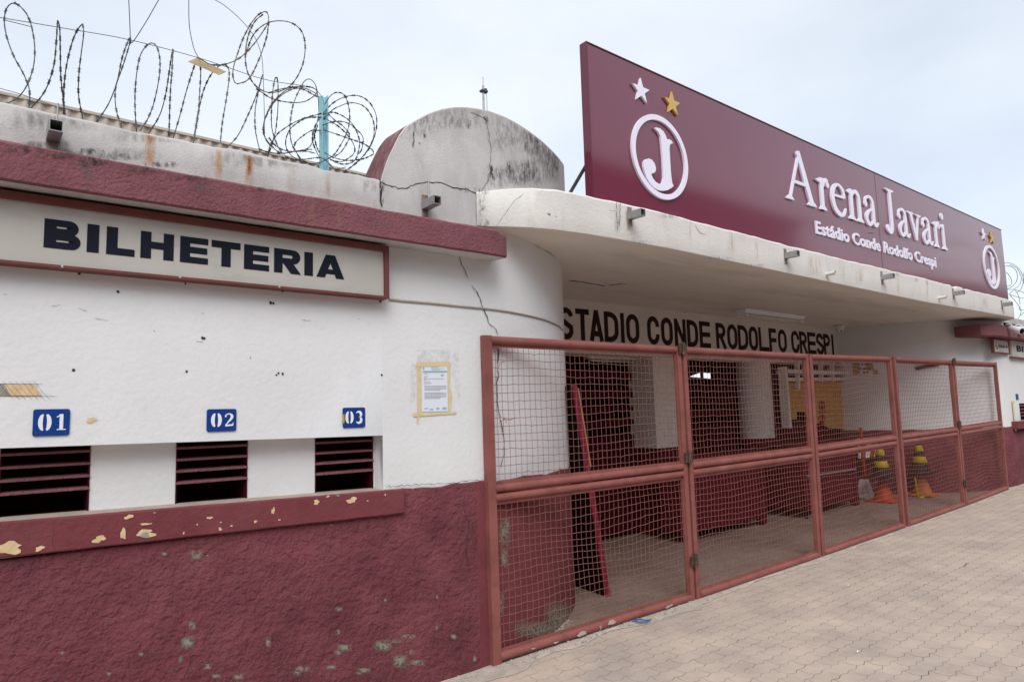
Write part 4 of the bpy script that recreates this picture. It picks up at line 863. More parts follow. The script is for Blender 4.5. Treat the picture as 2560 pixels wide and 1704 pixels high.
    # hinges
    if gi in (0, 3):
        for v in (.965, .53, .13):
            w = MB(); a = G(1.0, v); b = G(1.0, v+.05); w.tube([a+np.array([.004, -.045, 0]), b+np.array([.004, -.045, 0])], .014, 10); w.box(a[0]-.045, a[0]+.05, YG-.040, YG-.032, a[2]+.01, a[2]+.09); w.build('hinge', [hinge_m], root, smooth=False)
    # paint flaked off the foot of the first gate
    if gi == 0:
        w = MB()
        for x, y, a, b in [(1110, 520, 50, 26), (1015, 562, 12, 18), (860, 615, 60, 20), (1590, 385, 50, 14), (640, 690, 25, 10), (450, 740, 20, 8)]:
            P = PY(1200+x/3.366, 1400+y/3.366, YG-.037)
            w.face([(P[0]+c, YG-.037, P[2]+d) for c, d in [(u_*1.1, v_+u_*.012) for u_, v_ in blob(0, 0, a/3.366*.0026, min(b/3.366*.0022, .014), 16, .4)]])
        islands(w, 'bare_patch', [concrete], root)

# ================================================================== billboard above the canopy
bb = thing('stadium_signboard', 'long glossy maroon signboard with raised white lettering standing on the canopy', 'signboard', (8.2, -.1, 3.09))
SX0, SX1, SZ_0, SZ_1, YS = 3.55, 12.80, 3.06, 4.355, -.20
w = MB(); TD = .06
ztop = lambda x: 4.361-(x-3.54)*.0086
w.hexa([(SX0, YS, SZ_0), (SX1, YS, SZ_0), (SX1, YS+TD, SZ_0), (SX0, YS+TD, SZ_0)], [(SX0, YS, ztop(SX0)), (SX1, YS, ztop(SX1)), (SX1, YS+TD, ztop(SX1)), (SX0, YS+TD, ztop(SX0))])
w.build('panel', [bb_mat], bb, bevel=.003)
w = MB(); w.bar((SX0-.006, YS+TD/2-.003, SZ_0), (SX0-.006, YS+TD/2-.003, ztop(SX0)+.004), .012, TD+.012, (0, 1, 0)); w.bar((SX0-.01, YS-.001, ztop(SX0)+.002), (SX1, YS-.001, ztop(SX1)+.002), .012, .008)
w.build('trim', [bb_trim], bb)
for xs_ in (8.345,):
    w = MB(); w.box(xs_-.002, xs_+.002, YS-.0012, YS+.01, SZ_0, ztop(xs_)-.01); w.build('panel_joint', [dark], bb)
for k, x in enumerate((3.70, 6.0, 8.3, 10.6, 12.6)):
    w = MB(); w.tube([(x, YS+TD, 3.62), (x-.03, .42, 3.085)], .014, 8); w.build('strut', [dark_steel], bb, smooth=True)
YL = YS-.020         # letter faces stand 4 cm proud
def ring_logo(cx_, cz_, Rr, sc):
    w = MB(); n = 56; rows = []
    for k in range(n):
        a = 6.28318*k/n; c, s_ = math.cos(a), math.sin(a); ro, ri = Rr, Rr*.875
        rows.append([(cx_+ro*c, YL, cz_+ro*s_), (cx_+ri*c, YL, cz_+ri*s_), (cx_+ri*c, YS-.001, cz_+ri*s_), (cx_+ro*c, YS-.001, cz_+ro*s_)])
    rows.append(rows[0]); w.grid(rows, 0, True)
    return w
k5 = lambda x, y: (1540+x/4.612, 200+y/4.612)
J = [(442, 552), (470, 548), (510, 560), (545, 590), (570, 630), (590, 685), (615, 683), (640, 700), (660, 730), (640, 732), (622, 750), (618, 800), (625, 920), (632, 1040), (640, 1120), (650, 1190), (666, 1222), (640, 1245), (600, 1268), (545, 1277), (490, 1268), (440, 1240), (395, 1195), (360, 1140), (335, 1070), (320, 1000), (320, 950), (340, 915), (380, 905), (415, 920), (445, 960), (460, 1005), (460, 1045), (445, 1070), (415, 1076), (408, 1090), (425, 1130), (455, 1170), (490, 1195), (520, 1200), (540, 1180), (550, 1130), (548, 1050), (540, 900), (528, 760), (515, 650), (490, 600), (460, 570)]
CZ0 = 3.6285; RR = .353
cx1, cz1 = 4.342, CZ0
Jp = [(PY(*k5(*p), YL)[0]-cx1, PY(*k5(*p), YL)[2]-cz1) for p in J][::-1]
def star_poly(cx_, cz_, r):
    return [(cx_+r*(1 if k % 2 == 0 else .40)*math.cos(math.pi/2+k*math.pi/5), cz_+r*(1 if k % 2 == 0 else .40)*math.sin(math.pi/2+k*math.pi/5)) for k in range(10)]
for cx_, cz_, sc in ((cx1, cz1, 1.0), (12.12, 3.602, .955)):
    w = ring_logo(cx_, cz_, RR*sc, sc); w.build('crest_ring', [acrylic], bb)
    w = MB(); w.prism([(cx_+a*sc, cz_+b*sc) for a, b in Jp], YL, YS-.001); w.build('crest_letter', [acrylic], bb)
for sx, sz, r, m_ in ((4.136, 4.137, .108, acrylic), (4.532, 4.134, .108, gold), (11.90, 4.075, .10, acrylic), (12.265, 4.075, .10, gold)):
    w = MB(); P = star_poly(sx, sz, r); w.prism(P, YL, YS-.001); w.build('star', [m_], bb, label='gold star' if m_ is gold else 'white star')
# title: condensed serif letters
kk = [0]
def stk(pts, wd): kk[0] += 1; stroke(w, pts, wd, YL-.0004*(kk[0] % 5), YS-.001)
def pol(pts): kk[0] += 1; w.prism(pts, YL-.0004*(kk[0] % 5), YS-.001)
def sm(pts, n=4): return smooth_line([np.array(p, float) for p in pts], n)
def vw(n, *ws): return list(np.interp(np.linspace(0, 1, n), np.linspace(0, 1, len(ws)), ws))
def foot(xc, z, hw, t=.018, hgt=.045, sw=.03): pol([(xc-hw, z), (xc+hw, z), (xc+hw, z+t*.6), (xc+sw, z+hgt), (xc-sw, z+hgt), (xc-hw, z+t*.6)])
ZB_, CH, XH = 3.632, .540, .352
def ball(x, z, r): pol(arc(x, z, r, r*1.15, 0, 360, 16)[:-1])
def let(ch, a, b):
    W_ = b-a; X = lambda u: a+u*W_; Zx = lambda v: ZB_+v*XH; Zc_ = lambda v: ZB_+v*CH
    if ch == 'A':
        stk([(X(.12), ZB_+.01), (X(.50), Zc_(.94))], .032); stk([(X(.475), Zc_(.99)), (X(.86), ZB_+.01)], .078); stk([(X(.24), Zc_(.375)), (X(.70), Zc_(.375))], .032)
        pol([(X(.42), Zc_(.93)), (X(.56), Zc_(.90)), (X(.50), Zc_(1.02)), (X(.45), Zc_(1.0))])
        foot(X(.12), ZB_, .068, sw=.018); foot(X(.855), ZB_, .085, sw=.042)
    if ch == 'r':
        stk([(X(.46), ZB_), (X(.46), Zx(.99))], .066); pol([(X(.02), Zx(.88)), (X(.5), Zx(.80)), (X(.59), Zx(1.0)), (X(.40), Zx(1.0))]); foot(X(.48), ZB_, .07, sw=.034)
        p = sm([(X(.56), Zx(.72)), (X(.66), Zx(.90)), (X(.80), Zx(.97)), (X(.93), Zx(.93))]); stk(p, vw(len(p), .03, .05, .05, .05)); ball(X(.92), Zx(.84), .030)
    if ch == 'e':
        stk([(X(.16), Zx(.60)), (X(.90), Zx(.62))], .026)
        p = sm([(X(.90), Zx(.60)), (X(.84), Zx(.84)), (X(.55), Zx(.985)), (X(.26), Zx(.84)), (X(.14), Zx(.52)), (X(.26), Zx(.18)), (X(.58), Zx(.03)), (X(.84), Zx(.10)), (X(.97), Zx(.28))]); stk(p, vw(len(p), .05, .055, .026, .055, .072, .072, .05, .04, .018))
    if ch == 'n':
        stk([(X(.27), ZB_), (X(.27), Zx(.99))], .066); pol([(X(.0), Zx(.88)), (X(.28), Zx(.80)), (X(.34), Zx(1.0)), (X(.2), Zx(1.0))]); foot(X(.27), ZB_, .082, sw=.034)
        p = sm([(X(.32), Zx(.76)), (X(.45), Zx(.93)), (X(.60), Zx(.96)), (X(.73), Zx(.85)), (X(.77), Zx(.6)), (X(.77), Zx(0))]); stk(p, vw(len(p), .02, .04, .052, .066, .066, .066)); foot(X(.78), ZB_, .082, sw=.034)
    if ch == 'a':
        p = sm([(X(.14), Zx(.74)), (X(.20), Zx(.90)), (X(.44), Zx(.975)), (X(.64), Zx(.86)), (X(.67), Zx(.62)), (X(.67), Zx(.2)), (X(.74), Zx(.07)), (X(.88), Zx(.07)), (X(.99), Zx(.17))]); stk(p, vw(len(p), .04, .032, .036, .06, .066, .066, .05, .035, .016)); ball(X(.16), Zx(.70), .033)
        p = sm([(X(.66), Zx(.60)), (X(.40), Zx(.50)), (X(.18), Zx(.30)), (X(.22), Zx(.09)), (X(.42), Zx(.04)), (X(.66), Zx(.20))]); stk(p, vw(len(p), .026, .035, .064, .064, .04, .022))
    if ch == 'J':
        stk([(X(.60), Zc_(.98)), (X(.60), Zc_(.16))], .072); pol([(X(.16), Zc_(1.0)), (X(.16), Zc_(.975)), (X(.45), Zc_(.93)), (X(.75), Zc_(.93)), (X(1.0), Zc_(.975)), (X(1.0), Zc_(1.0))])
        p = sm([(X(.60), Zc_(.2)), (X(.57), Zc_(.08)), (X(.44), Zc_(.0)), (X(.24), Zc_(-.005)), (X(.12), Zc_(.05))]); stk(p, vw(len(p), .072, .064, .045, .035, .03)); ball(X(.16), Zc_(.075), .042)
    if ch == 'v':
        stk([(X(.20), Zx(.98)), (X(.55), Zx(.03))], .068); stk([(X(.55), Zx(.0)), (X(.80), Zx(.98))], .030)
        for xc, hw in ((.20, .10), (.80, .075)): pol([(X(xc)-hw, Zx(1.0)), (X(xc)-hw, Zx(.96)), (X(xc)-.03, Zx(.91)), (X(xc)+.03, Zx(.91)), (X(xc)+hw, Zx(.96)), (X(xc)+hw, Zx(1.0))])
    if ch == 'i':
        stk([(X(.52), ZB_), (X(.52), Zx(.99))], .066); pol([(X(.02), Zx(.88)), (X(.5), Zx(.80)), (X(.66), Zx(1.0)), (X(.40), Zx(1.0))]); foot(X(.56), ZB_, .085, sw=.034); ball(X(.48), Zc_(.855), .042)
for ch, a, b in [('A', 6.267, 6.852), ('r', 6.86, 7.15), ('e', 7.175, 7.52), ('n', 7.55, 7.93), ('a', 7.95, 8.305), ('J', 8.52, 8.78), ('a', 8.845, 9.20), ('v', 9.16, 9.565), ('a', 9.57, 9.915), ('r', 9.915, 10.175), ('i', 10.18, 10.405)]:
    w = MB(); let(ch, a, b); w.build('letter', [acrylic], bb)
def text_mesh(txt, x0, x1, z0, cap, y, depth, material, parent, name, bold=0.0):
    cu_ = bpy.data.curves.new(name, 'FONT'); cu_.body = txt; cu_.size = 1; cu_.offset = bold; cu_.extrude = .0; cu_.resolution_u = 3; cu_.space_character = 1.0+bold*1.6
    o = bpy.data.objects.new(name, cu_); COL.objects.link(o); bpy.context.view_layer.update()
    me = bpy.data.meshes.new_from_object(o.evaluated_get(bpy.context.evaluated_depsgraph_get())); COL.objects.unlink(o); bpy.data.objects.remove(o)
    vx = [v.co.x for v in me.vertices]; lo_, hi_ = min(vx), max(vx); kz = cap/(.727+2*bold)
    import bmesh
    bm = bmesh.new(); bm.from_mesh(me)
    o0 = ORIGIN.get(parent.name, np.zeros(3))
    for v in bm.verts: v.co = Vector((x0+(v.co.x-lo_)/(hi_-lo_)*(x1-x0)-o0[0], y-o0[1], z0+(v.co.y+bold)*kz-o0[2]))
    if depth:
        bmesh.ops.remove_doubles(bm, verts=bm.verts, dist=1e-5)
        ret = bmesh.ops.extrude_face_region(bm, geom=bm.faces[:])
        for e in ret['geom']:
            if isinstance(e, bmesh.types.BMVert): e.co.y += depth
        bmesh.ops.recalc_face_normals(bm, faces=bm.faces)
    bm.verts.ensure_lookup_table(); bm.verts.index_update(); seen = set(); comps = []
    for v in bm.verts:              # loose pieces, then join a dot or an accent to the letter it stands over
        if v.index in seen: continue
        st, c = [v], []; seen.add(v.index)
        while st:
            q = st.pop(); c.append(q)
            for e in q.link_edges:
                z = e.other_vert(q)
                if z.index not in seen: seen.add(z.index); st.append(z)
        comps.append(c)
    comps = sorted(([min(v.co.x for v in c), max(v.co.x for v in c), c] for c in comps), key=lambda c: c[0]-c[1]); groups = []
    for a, b, c in comps:
        for gq in groups:
            if min(b, gq[1])-max(a, gq[0]) > .6*(b-a): gq[2].extend(c); break
        else: groups.append([a, b, list(c)])
    for a, b, c in groups:
        idx = {v.index: k for k, v in enumerate(c)}; fs = {f for v in c for f in v.link_faces}
        m1 = bpy.data.meshes.new(name); m1.from_pydata([tuple(v.co) for v in c], [], [[idx[v.index] for v in f.verts] for f in fs]); m1.materials.append(material); m1.update()
        o = bpy.data.objects.new(name, m1); COL.objects.link(o); o.parent = parent; ORIGIN[o.name] = o0
    bm.free(); bpy.data.meshes.remove(me)
text_mesh('Estádio Conde Rodolfo Crespi', 6.812, 9.95, 3.352, .145, YL+.004, .015, acrylic, bb, 'subtitle_letter', .022)

# ================================================================== brackets, pipes, lamp and cameras on the canopy
def bracket(P, lab, L=.125, sc=1.0, rod=False):
    t = thing('tube_bracket', lab, 'bracket', P, 'square steel tube brackets along the front')
    w = MB(); w.box(P[0]-.022, P[0]+.022, P[1]-.005, P[1]-.0005, P[2]-.075, P[2]+.07); w.build('plate', [rusty], t)
    w = MB(); h = .026; a = P[1]-.005; b = P[1]-L
    rows = [[(P[0]-h, y, P[2]-h), (P[0]+h, y, P[2]-h), (P[0]+h, y, P[2]+h), (P[0]-h, y, P[2]+h)] for y in (a, b)]
    hi = h-.004; rows += [[(P[0]-hi, y, P[2]-hi), (P[0]+hi, y, P[2]-hi), (P[0]+hi, y, P[2]+hi), (P[0]-hi, y, P[2]+hi)] for y in (b, a)]
    w.grid(rows, 0, True); w.build('tube', [steel], t)
    if rod:
        w = MB(); w.tube([(P[0]+.01, P[1]-.03, P[2]+.026), (P[0]+.012, P[1]-.03, P[2]+.15)], .004, 6); w.build('rod', [steel], t)
BL = ['bracket on the parapet above the word BILHETERIA, seen almost end on', 'bracket with a thin rod under the rounded gable', 'rusty plated bracket under the crest at the near end of the canopy', 'bracket on the canopy between the crest and the lettering', 'bracket on the canopy left of the chipped edge',
      'bracket on the canopy beside the short bent pipe', 'bracket at the far end of the canopy, nearest its right corner']
for i, (p, y) in enumerate([((132, 342), YW), ((1062, 515), YW), ((1574, 541), -.336), ((1963, 640), -.336), ((2204, 694), -.336), ((2382.5, 734), -.336), ((2504, 762), -.336)]):
    P = PY(*p, y) if i != 1 else onwall(*p, .004); bracket((P[0], P[1], P[2]), BL[i], .13 if i > 1 else .15, rod=i < 2)
for p, lab in (((2066, 686), 'short drain pipe poking out of the middle of the canopy edge'), ((2347, 745), 'bent stub of drain pipe near the far end of the canopy')):
    P = PY(*p, -.336); w = MB(); rows = []
    for k in range(17): a = 6.28318*k/16; rows.append([(P[0]+.02*math.cos(a), P[1]-.09, P[2]+.02*math.sin(a)+.004), (P[0]+.02*math.cos(a), P[1]+.005, P[2]+.02*math.sin(a)), ])
    w.grid(rows); rows = [[(x*.8+P[0]*.2, y, z*.8+P[2]*.2) for x, y, z in r] for r in rows]; w.grid([r[::-1] for r in rows]); 
    setp(w.build('drain_pipe', [fascia_m], smooth=True), lab, 'pipe', 'drain pipes in the canopy edge')
fx = thing('fluorescent_lamp', 'unlit fluorescent lamp fixed under the canopy above the lettered wall', 'lamp', (8.8, .9, ZC))
a, b = PZ(1852, 778, ZC-.03), PZ(2000, 796, ZC-.03); ym = (a[1]+b[1])/2
w = MB(); w.hexa([(a[0], ym-.05, ZC-.055), (b[0], ym-.05, ZC-.055), (b[0], ym+.05, ZC-.055), (a[0], ym+.05, ZC-.055)], [(a[0]-.02, ym-.09, ZC-.003), (b[0]+.02, ym-.09, ZC-.003), (b[0]+.02, ym+.09, ZC-.003), (a[0]-.02, ym+.09, ZC-.003)]); w.build('housing', [white_en], fx, bevel=.004)
for dy in (-.045, .045):
    w = MB(); w.tube([(a[0]+.04, ym+dy, ZC-.078), (b[0]-.04, ym+dy, ZC-.078)], .013, 10); w.build('tube', [tubeglass], fx, smooth=True)
for x in (a[0]+.03, b[0]-.03):
    w = MB(); w.box(x-.012, x+.012, ym-.065, ym+.065, ZC-.098, ZC-.052); w.build('tube_holder', [white_en], fx, bevel=.003)
P = PZ(2100, 826, ZC-.09); dc = thing('dome_camera', 'small white dome camera in the far corner under the canopy', 'camera', (P[0], P[1], P[2]))
w = MB(); w.lathe((P[0], P[1], P[2]), [(0, .09), (.07, .09), (.075, .05), (.06, .035)], 18); w.build('housing', [plastic_w], dc, smooth=True)
w = MB(); w.lathe((P[0], P[1], P[2]), [(.058, .035), (.055, .0), (.035, -.028), (0, -.04)], 18); w.build('dome', [plastic_w], dc, smooth=True)
w = MB(); w.lathe((P[0]-.03, P[1]-.035, P[2]-.01), [(0, -.014), (.012, -.008), (.014, 0), (.012, .008), (0, .014)], 12); w.build('lens', [glass_d], dc, smooth=True)
for (q, lab) in (((485, 312), 'white bullet camera on the far maroon ledge, pointing left'), ((605, 318), 'white bullet camera at the picture edge beside another one')):
    P = PY(*Zq(*q), -.34); t = thing('bullet_camera', lab, 'camera', (P[0], P[1], P[2]), 'bullet cameras on the far ledge'); d = np.array([-.35, -.75, -.3]) if q[0] < 500 else np.array([-.2, -.8, -.3]); d = d/np.linalg.norm(d)
    c_ = np.array(P); w = MB(); w.tube([c_-d*.10, c_-d*.09, c_+d*.09, c_+d*.10], [.03, .055, .055, .05], 14); w.build('housing', [plastic_w], t, smooth=True)
    w = MB(); w.tube([c_+d*.098, c_+d*.106], .040, 14); w.build('lens', [glass_d], t)
    w = MB(); w.tube([c_-d*.05, c_+np.array([.0, .05, .09]), c_+np.array([0, .12, .09])], .012, 8); w.build('arm', [plastic_w], t, smooth=True)
# two wall signs on the far office
def poster(name, lab, q0, q1, y):
    a, b = PY(*Zq(*q0), y), PY(*Zq(*q1), y); t = thing(name, lab, 'sign', ((a[0]+b[0])/2, YW, b[2])); return t, a[0], b[0], b[2], a[2]
t, x0, x1, z0, z1 = poster('wheelchair_entrance_sign', 'small white sign reading ENTRADA with a wheelchair symbol and an arrow', (222, 432), (412, 598), -.10)
w = MB(); w.box(x0, x1, -.09, YW-.001, z0, z1); w.build('panel', [signboard], t)
w = MB()
for q in ((x0-.03, x0, z0-.02, z1+.02), (x1, x1+.05, z0-.02, z1+.02), (x0, x1, z0-.02, z0), (x0, x1, z1, z1+.02)): w.box(q[0], q[1], -.097, YW-.002, q[2], q[3])
w.build('frame', [frame_m], t)
Wp, Hp = x1-x0, z1-z0
text_mesh('ENTRADA', x0+.30*Wp, x0+.78*Wp, z0+.38*Hp, .27*Hp, -.0915, 0, navy, t, 'letter', .03)
w = MB(); w.face([(x0+.84*Wp, -.0915, z0+.36*Hp), (x0+.95*Wp, -.0915, z0+.52*Hp), (x0+.84*Wp, -.0915, z0+.68*Hp)]); w.build('arrow', [navy], t)
w = MB(); cxw, czw = x0+.17*Wp, z0+.40*Hp
stroke(w, arc(cxw, czw, .065*Wp, .16*Hp, 110, 380, 14), .022*Wp, -.0915, -.091); stroke(w, [(cxw-.01*Wp, z0+.72*Hp), (cxw-.01*Wp, z0+.44*Hp), (cxw+.05*Wp, z0+.44*Hp), (cxw+.08*Wp, z0+.24*Hp)], .025*Wp, -.0917, -.091)
w.prism(arc(cxw-.012*Wp, z0+.80*Hp, .022*Wp, .05*Hp, 0, 360, 10)[:-1], -.0919, -.091); w.build('wheelchair_symbol', [navy], t)
t, x0, x1, z0, z1 = poster('ticket_sign', 'far framed sign starting BIL, cut off by the right picture edge', (437, 442), (560, 650), -.11)
w = MB(); w.box(x0, x0+3.6, -.098, YW-.001, z0, z1); w.build('panel', [signboard], t)
w = MB(); w.box(x0-.004, x0+3.6, -.106, YW-.002, z0-.02, z0); w.box(x0-.004, x0+3.6, -.106, YW-.002, z1, z1+.02); w.build('frame', [frame_m], t)
xb_ = PY(*Zq(498, 560), -.1)[0]
text_mesh('BILHETERIA', xb_, xb_+2.45, z0+.34*(z1-z0), .40*(z1-z0), -.1, 0, navy, t, 'letter', .045)
P0, P1 = PY(*Zq(487, 1098), YW-.006), PY(*Zq(524, 1170), YW-.006)
t = thing('number_plate', 'small blue plate above the far hatch at the picture edge', 'number plate', (P0[0], YW, P1[2]))
w = MB(); w.box(P0[0], P1[0], YW-.008, YW-.001, P1[2], P0[2]); w.build('plate', [blue], t, bevel=.003)

# ================================================================== razor wire and its posts
def barbs(w, pts, step=.046, L=.024, off=0):
    acc = off; 
    for a, b in zip(pts[:-1], pts[1:]):
        d = b-a; Ld = np.linalg.norm(d)
        if Ld < 1e-6: continue
        d = d/Ld
        while acc < Ld:
            c = a+d*acc; q = np.array([random.uniform(-1, 1), random.uniform(-1, 1), random.uniform(-1, 1)]); q -= d*(q@d); q /= np.linalg.norm(q); n = np.cross(d, q)
            for sg_ in (1, -1):
                for e in (1, -1):
                    tip = c+d*L*.55*e+(q*sg_+n*.25*e)*L*.55; w.face([c+d*L*.12*e-q*.001*sg_, tip, c+d*L*.55*e*.15+q*.002*sg_]); 
            w.hexa([c-d*L*.5-q*.0042-n*.0012, c-d*L*.5+q*.0042-n*.0012, c+d*L*.5+q*.0042-n*.0012, c+d*L*.5-q*.0042-n*.0012], [c-d*L*.5-q*.0042+n*.0012, c-d*L*.5+q*.0042+n*.0012, c+d*L*.5+q*.0042+n*.0012, c+d*L*.5-q*.0042+n*.0012])
            acc += step*random.uniform(.85, 1.15)
        acc -= Ld
def wire_obj(name, lines, conv, yb, amp, m, lab, cat, r=.0026, barb=True, ycam=1.0, group=None, par=None):
    w = MB()
    for k, pl in enumerate(lines):
        n = len(pl); ph = random.uniform(0, 6.28)
        P = [PY(*conv(*p), yb+amp*math.sin(ph+2.6*i/max(1, n-1)*2)) for i, p in enumerate(pl)]
        F_ = smooth_line(P, 6); w.tube(F_, r, 5)
        if barb: barbs(w, F_)
    o = w.build(name, m, par, smooth=False)
    return setp(o, lab, cat, group)
LA = [[(40, 612), (110, 570), (160, 500), (195, 400), (205, 300), (195, 200), (170, 110), (130, 50), (80, 20), (40, 50), (25, 120), (40, 220), (80, 330), (130, 420), (165, 500), (175, 560), (170, 635)],
 [(185, 635), (250, 560), (290, 480), (320, 370), (332, 240), (340, 125), (352, 180), (355, 300), (358, 450), (370, 570), (383, 674)],
 [(375, 660), (378, 500), (395, 370), (425, 250), (455, 180), (484, 148), (492, 200), (480, 300), (465, 430), (462, 550), (475, 640), (488, 700)],
 [(572, 716), (640, 610), (690, 480), (720, 340), (758, 235), (768, 240), (730, 370), (685, 500), (678, 590), (690, 670), (715, 748)],
 [(803, 764), (795, 620), (800, 480), (820, 350), (850, 285), (890, 255), (925, 280), (942, 360), (935, 470), (905, 610), (870, 700), (828, 766)],
 [(880, 780), (940, 680), (975, 560), (1000, 400), (1018, 290), (1014, 400), (1003, 550), (998, 700), (995, 808)],
 [(1022, 808), (1060, 680), (1100, 530), (1150, 375), (1172, 345), (1182, 420), (1175, 560), (1166, 680), (1142, 830)],
 [(1140, 830), (1165, 680), (1200, 530), (1250, 430), (1300, 385), (1340, 395), (1350, 450), (1335, 570), (1310, 720), (1298, 838)],
 [(1330, 876), (1400, 800), (1460, 680), (1510, 560), (1547, 440), (1522, 540), (1503, 650), (1505, 770), (1530, 888)]]
wire_obj('razor_wire', LA, Z1, .06, .06, razor_m, 'coil of razor wire with open upright loops along the parapet over the ticket office', 'razor wire')
LB = [[(1178, 345), (1240, 380), (1320, 380), (1400, 350), (1470, 290), (1540, 200), (1580, 130), (1575, 80), (1550, 72), (1500, 110), (1440, 210), (1395, 330), (1372, 420), (1380, 480), (1410, 492), (1470, 460), (1530, 340), (1570, 220), (1583, 130)],
 [(1450, 310), (1490, 210), (1550, 150), (1620, 125), (1700, 130), (1760, 165), (1790, 220), (1797, 300), (1780, 390), (1740, 470), (1690, 520), (1620, 545), (1560, 540), (1500, 500), (1460, 430), (1445, 340), (1460, 220), (1500, 130), (1550, 85)],
 [(1520, 530), (1600, 580), (1700, 603), (1790, 600), (1850, 565), (1865, 535), (1830, 515), (1770, 510), (1690, 530), (1610, 600), (1565, 690), (1550, 770), (1575, 830), (1650, 900), (1740, 890), (1830, 880)],
 [(1590, 545), (1660, 525), (1760, 512), (1850, 545), (1868, 570), (1760, 520), (1660, 560), (1590, 640), (1552, 740), (1570, 830), (1620, 880)]]
wire_obj('razor_wire', LB, Z1, .10, .10, razor_old, 'loose tarnished razor wire loops rising above the coil left of the blue post', 'razor wire', r=.0027)
Z6 = lambda x, y: (640+x/5.6, 180+y/5.6)
LC = [[(165, 1175), (260, 900), (300, 600), (310, 350), (305, 150), (285, 75), (255, 140), (225, 380), (215, 700), (240, 860), (300, 1030), (360, 1130)],
 [(880, 560), (870, 350), (830, 180), (760, 105), (690, 120), (640, 190), (560, 350), (510, 500), (480, 700), (475, 850), (500, 1000), (560, 1120), (640, 1230), (760, 1280), (880, 1275)],
 [(890, 590), (700, 640), (550, 700), (400, 790), (290, 880), (200, 1020), (170, 1130)], [(890, 630), (700, 650), (570, 720), (480, 800), (430, 900), (415, 1000), (440, 1100), (520, 1190), (640, 1250), (760, 1290)],
 [(880, 660), (810, 800), (790, 950), (830, 1080), (880, 1180)], [(880, 820), (780, 820), (650, 900), (560, 980), (535, 1040)], [(870, 640), (830, 800), (800, 950), (740, 1060), (620, 1110), (470, 1110), (350, 1080), (250, 1010), (180, 920)], [(860, 760), (820, 900), (850, 1050), (890, 1130)], [(60, 1085), (200, 1130), (400, 1140), (560, 1110), (700, 1110), (830, 1140)], [(430, 1190), (540, 1225), (700, 1220), (880, 1200), (980, 1240), (1090, 1350), (1180, 1350), (1260, 1330)],
 [(970, 440), (1030, 350), (1100, 295), (1170, 290), (1240, 330), (1290, 450), (1312, 600), (1300, 750), (1250, 900), (1180, 1030), (1100, 1150), (1000, 1220), (880, 1275)],
 [(960, 560), (1050, 460), (1150, 390), (1250, 350), (1350, 330), (1450, 340), (1540, 385), (1620, 470), (1680, 600), (1690, 750), (1660, 900), (1600, 1050), (1500, 1180), (1400, 1280), (1240, 1395)],
 [(960, 650), (1060, 540), (1150, 490), (1280, 440), (1380, 435), (1480, 465), (1560, 530), (1630, 650), (1655, 780), (1640, 930), (1580, 1060), (1480, 1200), (1350, 1310)],
 [(960, 590), (1060, 565), (1160, 590), (1280, 660), (1370, 760), (1430, 890), (1450, 1000), (1430, 1130), (1380, 1240), (1260, 1290), (1120, 1270), (1000, 1190)],
 [(960, 645), (1050, 700), (1150, 760), (1250, 850), (1330, 950), (1380, 1050), (1370, 1140), (1290, 1210), (1180, 1260), (1050, 1230)],
 [(960, 735), (1080, 700), (1200, 695), (1310, 730), (1400, 800), (1480, 880), (1500, 950), (1480, 1080), (1440, 1150)], [(1010, 590), (1120, 690), (1220, 760), (1310, 880), (1280, 980), (1200, 1110), (1110, 1180)],
 [(970, 820), (1150, 880), (1350, 950), (1500, 1000), (1600, 1070), (1640, 1110), (1640, 1150), (1570, 1190), (1480, 1220), (1280, 1240), (1090, 1200), (980, 1140)]]
wire_obj('razor_wire', LC, Z6, .07, .05, razor_m, 'dense tangle of razor wire bunched round the pale blue post', 'razor wire', r=.0025)
Zs = lambda x, y: (2380+x/5.228, 520+y/5.228)
LD = [[(640, 735), (700, 715), (760, 720), (850, 765), (910, 850), (935, 950), (900, 1060), (850, 1100)], [(640, 790), (690, 760), (760, 760), (830, 810), (855, 880), (840, 960), (790, 1020), (740, 1050), (680, 1040)], [(660, 830), (720, 850), (770, 920), (780, 980), (740, 1020), (690, 1010)],
      [(700, 1060), (800, 1060), (880, 1010), (905, 930), (895, 870), (850, 790), (760, 740)], [(760, 1110), (820, 1070), (900, 1090), (960, 1130), (1000, 1230)], [(740, 1120), (850, 1160), (1000, 1190)], [(760, 1140), (840, 1230), (900, 1330), (890, 1400), (860, 1450)], [(880, 1280), (890, 1330), (1000, 1330)], [(830, 1080), (870, 1150), (890, 1260)], [(900, 1400), (960, 1340), (1020, 1240)], [(980, 780), (940, 850), (930, 960), (980, 1020)]]
wire_obj('razor_wire', LD, Zs, .25, .12, razor_m, 'razor wire coil seen past the far end of the maroon signboard', 'razor wire', r=.0045)
# straight wires
wire_obj('tension_wire', [[(-40, 98), (380, 168), (760, 235), (1180, 345), (1545, 465), (1780, 505), (1850, 520), (1900, 575)], [(20, 118), (110, 140), (180, 158)]], Z1, .08, 0, razor_m, 'straight tension wire strung through the tops of the razor wire loops', 'wire', r=.0018, barb=False)
wire_obj('tension_wire', [[(-40, 510), (150, 565), (360, 640)]], Z1, .5, 0, razor_m, 'faint low wire behind the parapet at the left edge', 'wire', r=.0018, barb=False)
wire_obj('hanging_wire', [[(755, -80), (758, 0), (764, 130), (768, 245)], [(985, -80), (935, 0), (860, 130), (785, 245), (768, 245)]], Z1, .08, 0, razor_m, 'two thin wires meeting in a V above the parapet', 'wire', r=.0022, barb=False)
wire_obj('hanging_wire', [[(1112, -80), (1112, 0), (1115, 150), (1140, 280), (1172, 345), (1182, 352)]], Z1, .08, 0, razor_m, 'single wire dropping to the small striped plate', 'wire', r=.0022, barb=False)
